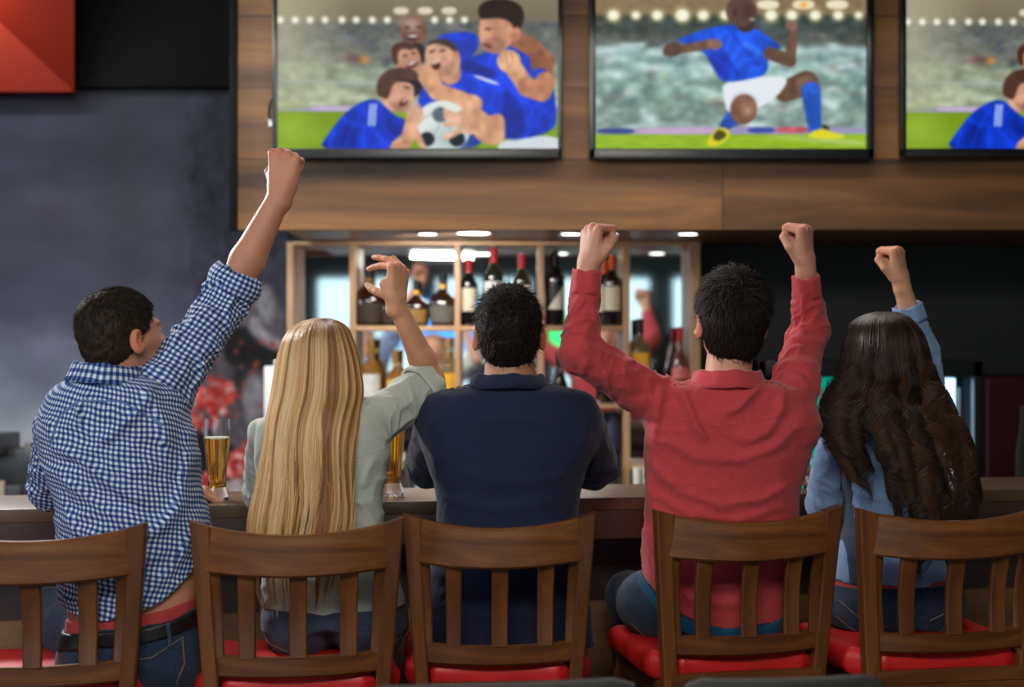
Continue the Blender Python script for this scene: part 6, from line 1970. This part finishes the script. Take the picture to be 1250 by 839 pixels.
# ============================== the blonde woman
def woman_blonde():
    D = 3.48
    rows = [(488, 362, 424, D, .055), (498, 340, 446, D, .078), (510, 322, 462, D, .090), (530, 312, 474, D, .098), (555, 310, 476, D, .100), (590, 314, 470, D, .096), (620, 318, 468, D, .092), (650, 320, 471, D, .092), (690, 320, 484, D, .100), (725, 320, 492, D, .108), (760, 322, 496, D, .110)]
    T = Loft(rows); Tb = Loft(rows, inset=.021)
    hc = P(409, 0, D + .03) * (1, 1, 0) + (0, 0, .812)
    knees = [P(372, 0, 3.86) * (1, 1, 0) + (0, 0, .795), P(458, 0, 3.86) * (1, 1, 0) + (0, 0, .795)]
    ank = [P(380, 0, 3.76) * (1, 1, 0) + (0, 0, .33), P(450, 0, 3.76) * (1, 1, 0) + (0, 0, .33)]
    lf = legs_f(hc, knees, ank, .090, .080)
    fr = Frame(P(394, 452, 3.52), (.12, .95, .24), (0, -.12, 1), .95)
    sR, eR, wR = P(452, 520, 3.52), P(527, 464, 3.66), P(483, 369, 3.58)
    sL, eL, wL = P(326, 534, 3.54), P(322, 606, 3.66), (P(395, 0, 3.90)[0], 3.90, BZ + .03)
    hR = hand_frame(wR, (.10, -.02, 1), (.72, -.64, .1), 'R', .95)
    hR.R = np.stack([hR.R[0], hR.R[1], hR.R[2]])
    hL = hand_frame(wL, (1, .2, -.05), (0, -.1, 1), 'L', .88)
    armR = limb(sR, eR, wR, .036, .032, .0335, .0215); armL = limb(sL, eL, wL, .036, .031, .033, .022)
    HF, H1, H2 = headp(fr, .009, True), hand(hR, POINT, T_POINT, (-4, 0, 3, 6)), hand(hL, RELAX, T_OPEN)
    w1, w2 = wrist_f(wR, hR, .0235), wrist_f(wL, hL, .0235)
    neckb = P(394, 505, D)

    def body(p):
        d = su(Tb(p), cap(p, neckb, fr.w((0, -.02, -.05)), .048, .046), .03)
        d = su(d, np.maximum(lf(p) + .012, p[:, 2] - .88), .03)
        d = su(d, HF(p), .014); d = su(d, armR(p), .02); d = su(d, armL(p), .02)
        d = su(d, su(w1(p), H1(p), .01), .008); d = su(d, su(w2(p), H2(p), .01), .008)
        return np.maximum(d, .70 - p[:, 2])
    ps = person('person', 'blonde woman with long straight hair in a sage grey shirt, pointing upwards', D, body, (-.72, 3.3, .68), (-.14, 4.14, 1.74), SK2, fr, (.20, .12, .06), (hR,))
    st = Strokes(D - .1, [([(440, 512), (455, 530), (476, 540)], 4, 0.0075), ([(430, 600), (455, 640), (468, 680)], 5, 0.0075), ([(420, 650), (450, 700), (480, 730)], 6, 0.0075), ([(330, 700), (400, 720), (470, 705)], 6, 0.0075), ([(455, 560), (440, 600)], 5, 0.0060), ([(330, 640), (380, 660), (430, 650)], 6, 0.0060), ([(395, 560), (398, 740)], 5, 0.0045)])
    ce = eR + (wR - eR) * .02

    def shirt(p):
        d = T(p)
        a = cap(p, sR, sR + (eR - sR) * .92, .060, .053, flat=True) - folds_limb(p, sR, eR, .06, .035, .007, 3, 1.5) - folds_limb(p, sR, eR, .06, .02, .003, 30, 1.5)
        d = su(d, a, .022)
        b = su(cap(p, sL, eL, .052, .047), cap(p, eL, eL + (np.asarray(wL) - eL) * .5, .047, .042, flat=True), .02)
        b = b - folds_limb(p, sL, eL, .055, .03, .007, 5, 1.2)
        d = su(d, b, .014)
        d = d - .0055 * (ridge(p @ np.array(((7, 0, 3), (0, 8, 0), (-3, 0, 15.))), 22) - .4) - st(p) * (p[:, 1] < D)
        return np.maximum(d, P(0, 751, D - .1)[2] + .008 * np.sin(p[:, 0] * 17) - p[:, 2])
    sh, _ = grow('shirt', shirt, (-.74, 3.3, .78), (-.12, 4.0, 1.50), .0042, M['sage'], ps)
    u = nrm(eR - sR); cuff(sh, sR + (eR - sR) * .76, sR + (eR - sR) * .98, .061, .054, M['sage'], roll=.004, th=.006)
    seam(sh, [P(330, 545, D), P(360, 560, D), P(400, 563, D), P(440, 556, D), P(472, 545, D)], M['sage'], shirt, .0016, 'yoke_seam', 0)
    jo, jf = jeans(ps, lf, Loft([(r[0], r[1] + 6, r[2] - 6, r[3], r[4]) for r in rows if r[0] >= 620]), lambda x: .862 + 0 * x, M['jeans2'], (-.78, 3.3, .2), (-.1, 4.1, .94), seed=11)
    seam(jo, [P(330, 778, D), P(370, 790, D), P(409, 796, D)], M['stitch'], jf); seam(jo, [P(409, 796, D), P(450, 790, D), P(492, 776, D)], M['stitch'], jf)
    shoes(ps, ank)
    Dh = 3.43
    hr = [(388.5, 386, 400, 3.50, .014), (392, 372, 412, 3.49, .046), (399, 359, 423, 3.485, .072), (412, 348, 430, 3.48, .092), (430, 341, 436, 3.48, .102), (455, 336, 441, 3.475, .104), (480, 332, 444, 3.455, .094), (510, 326, 439, 3.42, .080), (545, 321, 432, 3.385, .060), (590, 312, 429, 3.365, .045), (640, 303, 430, 3.355, .035), (690, 308, 420, 3.35, .028), (740, 320, 410, 3.345, .022)]
    cols = [lin(212, 164, 108)[:3], lin(168, 118, 70)[:3], lin(240, 204, 152)[:3], lin(132, 90, 54)[:3], lin(226, 182, 126)[:3], lin(190, 140, 88)[:3]]
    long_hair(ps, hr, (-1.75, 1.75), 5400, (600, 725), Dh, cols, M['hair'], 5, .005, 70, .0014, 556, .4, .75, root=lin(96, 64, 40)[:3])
    return ps


# ============================== the brunette
def woman_brunette():
    D = 3.78
    rows = [(494, 1056, 1112, D, .055), (504, 1032, 1134, D, .078), (516, 1016, 1148, D, .090), (535, 1012, 1150, D, .098), (565, 1020, 1148, D, .100), (600, 1030, 1147, D, .096), (635, 1032, 1144, D, .092), (665, 1026, 1147, D, .095), (700, 1014, 1157, D, .104), (730, 1010, 1162, D, .108), (760, 1008, 1168, D, .108)]
    T = Loft(rows); Tb = Loft(rows, inset=.021)
    hc = P(1094, 0, D + .03) * (1, 1, 0) + (0, 0, .812)
    knees = [P(1055, 0, 4.14) * (1, 1, 0) + (0, 0, .795), P(1140, 0, 4.18) * (1, 1, 0) + (0, 0, .795)]
    ank = [P(1060, 0, 4.04) * (1, 1, 0) + (0, 0, .33), P(1130, 0, 4.08) * (1, 1, 0) + (0, 0, .33)]
    lf = legs_f(hc, knees, ank, .096, .082)
    fr = Frame(P(1073, 446, 3.82), (-.60, .78, .20), (0.05, -.10, 1), .95)
    sR, eR, wR = P(1136, 520, 3.80), P(1122, 428, 3.95), P(1100, 344, 3.91)
    sL, eL, wL = P(1020, 552, 3.80), P(1009, 616, 3.86), (P(1060, 0, 4.14)[0], 4.14, BZ + .03)
    hR = hand_frame(wR, (-.16, -.12, 1), (.72, -.68, .1), 'R', .94); hL = hand_frame(wL, (1, .3, -.05), (0, -.1, 1), 'L', .88)
    armR = limb(sR, eR, wR, .038, .032, .033, .0215); armL = limb(sL, eL, wL, .036, .031, .033, .022)
    HF, H1, H2 = headp(fr, .009, True), hand(hR, FIST, T_FIST), hand(hL, RELAX, T_OPEN)
    w1, w2 = wrist_f(wR, hR, .0235), wrist_f(wL, hL, .0235)
    neckb = P(1084, 512, D)

    def body(p):
        d = su(Tb(p), cap(p, neckb, fr.w((0, -.02, -.05)), .048, .046), .03)
        d = su(d, np.maximum(lf(p) + .012, p[:, 2] - .88), .03)
        d = su(d, HF(p), .014); d = su(d, armR(p), .02); d = su(d, armL(p), .02)
        d = su(d, su(w1(p), H1(p), .01), .008); d = su(d, su(w2(p), H2(p), .01), .008)
        return np.maximum(d, .70 - p[:, 2])
    ps = person('person', 'woman with long wavy dark brown hair in a light blue shirt, right fist raised', D, body, (.70, 3.6, .68), (1.30, 4.40, 1.84), SK5, fr, (.03, .015, .01), (hR,))
    st = Strokes(D - .1, [([(1040, 640), (1080, 655), (1130, 640)], 6, .005), ([(1030, 680), (1080, 690), (1145, 675)], 6, .005), ([(1040, 600), (1090, 612), (1140, 595)], 7, .003), ([(1120, 660), (1150, 700)], 5, .004), ([(1036, 530), (1040, 570), (1036, 610)], 5, .005), ([(1060, 700), (1120, 706)], 5, .004)])

    def shirt(p):
        d = T(p)
        c_ = eR + (wR - eR) * .56
        a = su(cap(p, sR, eR, .056, .049), cap(p, eR, c_, .049, .037, flat=True), .02) - folds_limb(p, sR, eR, .056, .035, .006, 3, 1.5) - folds_limb(p, eR, c_, .046, .022, .004, 5, 1.2)
        d = su(d, a, .022)
        b = su(cap(p, sL, eL, .056, .053), cap(p, eL, eL + (np.asarray(wL) - eL) * .12, .053, .05, flat=True), .01)
        b = b - folds_limb(p, sL, eL, .055, .030, .0055, 5, 1.0)
        d = su(d, b, .010)
        d = d - .0042 * (ridge(p @ np.array(((6, 0, 3), (0, 8, 0), (-3, 0, 15.))), 32) - .4) - st(p) * (p[:, 1] < D)
        return np.maximum(d, P(0, 721, D - .1)[2] + (p[:, 0] - 1.0) ** 2 * .8 - p[:, 2])
    sh, _ = grow('shirt', shirt, (.68, 3.58, .80), (1.34, 4.3, 1.68), .0042, M['sky'], ps)
    zm = P(0, 0, 1)[2]
    # darker yoke and side panels, a hair above the shirt
    yz0, yz1 = P(0, 532, D)[2], P(0, 508, D)[2]
    lx, rx = P(1012, 0, D)[0], P(1050, 0, D)[0]

    def panel(cond):
        return lambda p: np.maximum(shirt(p) - .0012, cond(p))
    yk = lambda p: np.maximum(np.maximum(p[:, 2] - P(0, 500, D)[2], P(0, 536, D)[2] + (p[:, 0] - lx) * .75 - p[:, 2]), np.maximum(lx + .012 - p[:, 0], p[:, 0] - P(1150, 0, D)[0]))
    grow('yoke_panel', panel(yk), (.80, 3.6, 1.22), (1.22, 4.0, 1.36), .0042, M['slate'], sh)
    sd_ = lambda p: np.maximum(np.maximum(p[:, 0] - (P(1040, 0, D)[0] - np.clip(p[:, 2] - 1.02, -.1, .2) * .12), (P(1026, 0, D)[0] - np.clip(p[:, 2] - 1.02, -.1, .2) * .05) - p[:, 0]), np.maximum(p[:, 2] - P(0, 560, D)[2], P(0, 715, D)[2] - p[:, 2]))
    grow('side_panel', panel(lambda p: np.maximum(sd_(p), .003 - (cap(p, sL, eL, .056, .053)))), (.80, 3.6, .84), (1.0, 4.0, 1.24), .0042, M['slate'], sh)
    u = nrm(wR - eR); a = eR + (wR - eR) * .44; cuff(sh, a, a + u * .046, .0435, .0395, M['sky'])
    zw = lambda x: .867 + .05 * np.clip(x - 1.02, 0, .2)
    jo, jf = jeans(ps, lf, Loft([(r[0], r[1] + 4, r[2] - 4, r[3], r[4]) for r in rows if r[0] >= 635]), zw, M['jeans'], (.68, 3.58, .2), (1.40, 4.4, .95), seed=13, band=M['redband'], bz=(-.01, .009))
    for q in ([(1015, 748), (1030, 760), (1055, 770)], [(1128, 765), (1150, 752), (1164, 738)], [(1018, 728), (1040, 748), (1070, 756)], [(1120, 748), (1140, 738), (1158, 722)], [(1093, 740), (1094, 790)]):
        seam(jo, [P(a_, b_, D) for a_, b_ in q], M['stitch'], jf)
    shoes(ps, ank)
    Dh = 3.72
    hr = [(380.5, 1072, 1092, 3.80, .016), (384, 1058, 1102, 3.795, .048), (391, 1044, 1111, 3.79, .076), (404, 1035, 1122, 3.785, .096), (425, 1029, 1130, 3.78, .104), (450, 1025, 1136, 3.77, .102), (475, 1019, 1147, 3.74, .094), (505, 1009, 1160, 3.69, .082), (540, 1014, 1172, 3.66, .066), (580, 1034, 1180, 3.64, .052), (620, 1050, 1184, 3.63, .042), (660, 1058, 1184, 3.625, .032)]
    cols = [lin(40, 26, 20)[:3], lin(26, 17, 14)[:3], lin(52, 34, 25)[:3], lin(66, 42, 29)[:3], lin(32, 21, 17)[:3]]
    long_hair(ps, hr, (-1.75, 1.85), 3300, (510, 690), Dh, cols, M['hair_brown'], 8, .022, 34, .00120, 512, 1.15, 1.0, lin(76, 50, 34)[:3], endf=([-1.75, -1.2, -.5, -.15, 0, .4, .7, 1.2, 1.85], [525, 545, 545, 600, 640, 630, 560, 640, 610], 26))
    return ps


man_checked()
woman_blonde()
man_navy()
man_red()
woman_brunette()
